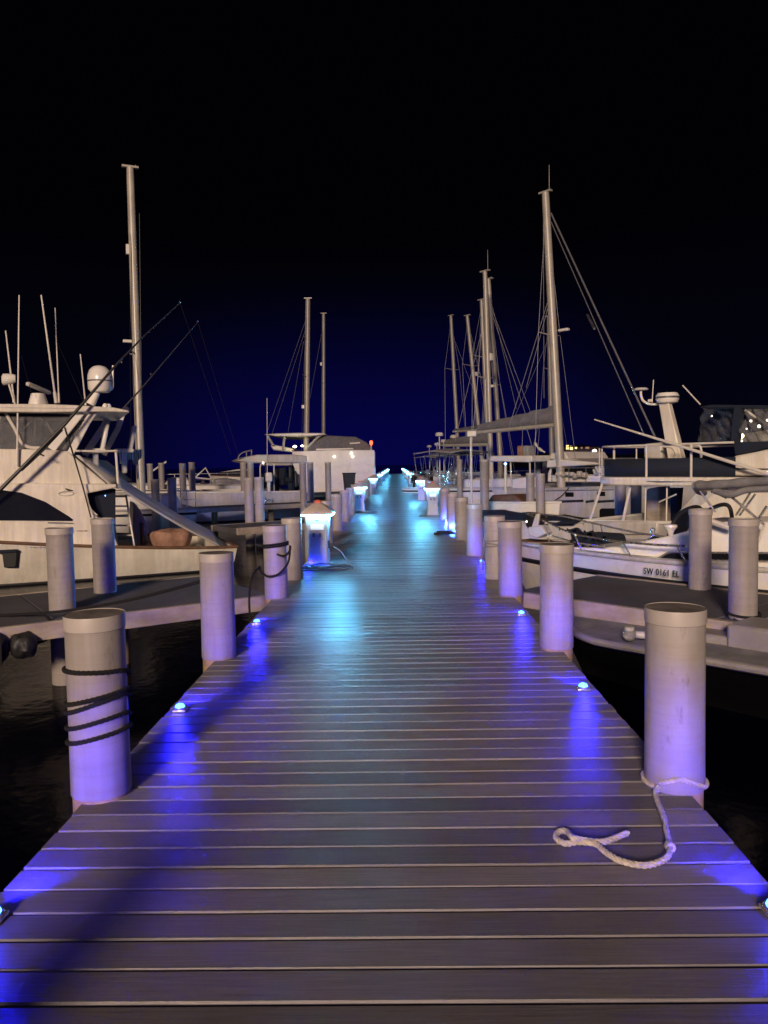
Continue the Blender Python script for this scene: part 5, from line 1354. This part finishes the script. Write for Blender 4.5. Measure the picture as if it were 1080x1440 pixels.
# ------------------------------------------------------------------ smaller things among the boats
def loc_thing(name, label, cat, px, py, Y, group=None):
    q = UY(px, py, Y); return thing(name, label, cat, (q.x, q.y, q.z), 0, group), Y / F_PX
t, u = loc_thing('lamp_post', 'thin white post with a box lamp head among the sailboat sterns', 'lamp post', 663, 695, 27.0)
m = MB(); m.tube([(0, 0, -2), (0, 0, 82 * u)], .045, 10); m.build('pole', M['white_tube'], t)
m = MB(); m.box((.02, 0, 84.5 * u), (12.5 * u, .28, 7.5 * u)); m.build('lamp_head', M['gel_clean'], t, bevel=.02)
t, u = loc_thing('lamp_post', 'short post with a small blue-white lamp under the cockpit roof on the right', 'lamp post', 711, 690, 26.5)
m = MB(); m.tube([(0, 0, -2), (0, 0, 35 * u)], .05, 10); m.build('pole', M['white_tube'], t)
MB().lathe([(.001, -.06), (.065, 0), (.001, .07)], (0, 0, 37.5 * u), 12).build('bulb_or_glint', M['blue_lamp'], t)
# dinghy with brown cover, tender with blue tarp
t, u = loc_thing('dinghy', 'white dinghy with a brown cover afloat left of the two bright piles', 'dinghy', 712, 706, 25.0)
t.rotation_euler = (0, 0, math.atan2(dR.y, dR.x)); t.location.z = WATER
hull('hull', M['gel_clean'], t, -1.3, 1.5, 1.3, .98, 1.02, 1, bowlen=.5, deck_mat=M['gel_grey'], rail_mat=M['gel_clean'], zb=.2, boot=False)
m = MB(); m.prism([(-1.0, 1.0), (-.8, 1.22), (.1, 1.25), (.5, 1.0)], .2, 1.1); m.build('brown_cover', M['teak'], t, bevel=.06)
t, u = loc_thing('tender', 'small boat under a blue grey tarp beyond the right row of piles', 'boat', 697, 720, 20.5)
t.rotation_euler = (0, 0, math.atan2(dR.y, dR.x)); t.location.z = WATER
hull('hull', M['gel_grey'], t, -1.0, 2.6, 1.5, .72, .8, 1, bowlen=.55, deck_mat=M['navy'], rail_mat=M['gel_grey'], boot=False)
rows = [[(-1.0 + 3.4 * i / 12, .05 + 1.4 * k / 8, .76 + .22 * math.sin(PI * k / 8) * (1 - .5 * i / 12) + .03 * math.sin(i * 1.7 + k)) for k in range(9)] for i in range(13)]
m = MB(); m.grid(rows); m.build('tarp', M['navy'], t, thick=.02)
# bin on the far left finger dock
p = UY(491, 678, 44.0)
t = thing('dock_bin', 'dark square bin standing in front of the white catamaran wall', 'bin', (p.x, p.y, 0.0), .2)
m = MB(); m.sections([sq(.26, .26, 0), sq(.33, .33, 1.0)]); m.build('body', M['black'], t, bevel=.02)
m = MB(); m.box((0, 0, 1.03), (.72, .72, .07)); m.build('lid', M['navy'], t, bevel=.02)

# ------------------------------------------------------------------ far shore, lights
m = MB(); rnd = random.Random(21); xs_s = [60 + 12 * i for i in range(40)]
bank = []
for x in xs_s:
    hgt = 1.5 + 4.0 * (0.5 + .5 * math.sin(x * .021)) + rnd.uniform(0, 2.0); bank.append([(x, 392 + rnd.uniform(-3, 3), WATER - .5), (x, 400, WATER + hgt * .7), (x, 410 + rnd.uniform(-3, 3), WATER + hgt), (x, 440, WATER - .5)])
m.grid(bank); tag(m.build('far_shore', M['shore']), kind='structure')
p = UY(818, 640, 380)
t = thing('waterfront_house', 'low lit house on the far shore seen beside the catamaran mast', 'house', (p.x, p.y, WATER), 0)
u = 380 / F_PX
m = MB(); m.box((0, 2.5, 5.0), (17, 5, 8.5)); m.build('wall', M['wall_cream'], t)
m = MB(); m.prism([(-9.5, 9.2), (0, 10.4), (9.5, 9.2)], -.6, 6.0); m.build('roof', M['shore'], t)
for px, w_, top, bot, mt in ((798, 3.4, 626, 632, 'warm_window'), (803.5, 4, 627, 632.5, 'warm_window'), (810, 2.6, 627, 631, 'warm_window'), (818, 2, 627, 631, 'small_window'), (826, 5, 627, 631, 'small_window')):
    q0, q1 = UY(px - w_ / 2, bot, 379.9), UY(px + w_ / 2, top, 379.9)
    if mt == 'small_window' and mt not in M: M[mt] = glow('dim_lit_window', (1.0, .5, .35), .35)
    m = MB(); m.box(((q0.x + q1.x) / 2 - p.x, -.05, (q0.z + q1.z) / 2 - WATER), (q1.x - q0.x, .12, q1.z - q0.z)); m.build('window', M[mt], t)
p = UY(836, 640, 110)
t = thing('shore_lamp', 'small bright lamp on a post between the catamaran and the railed deck', 'lamp', (p.x, p.y, WATER), 0)
zz = UY(836, 636, 110).z - WATER
m = MB(); m.tube([(0, 0, -1), (0, 0, zz)], .08, 8); m.build('pole', M['socket'], t)
MB().lathe([(.001, -.2), (.28, -.1), (.3, .25), (.12, .4), (.001, .42)], (0, 0, zz), 12).build('bulb_or_glint', M['warm_lamp'], t)
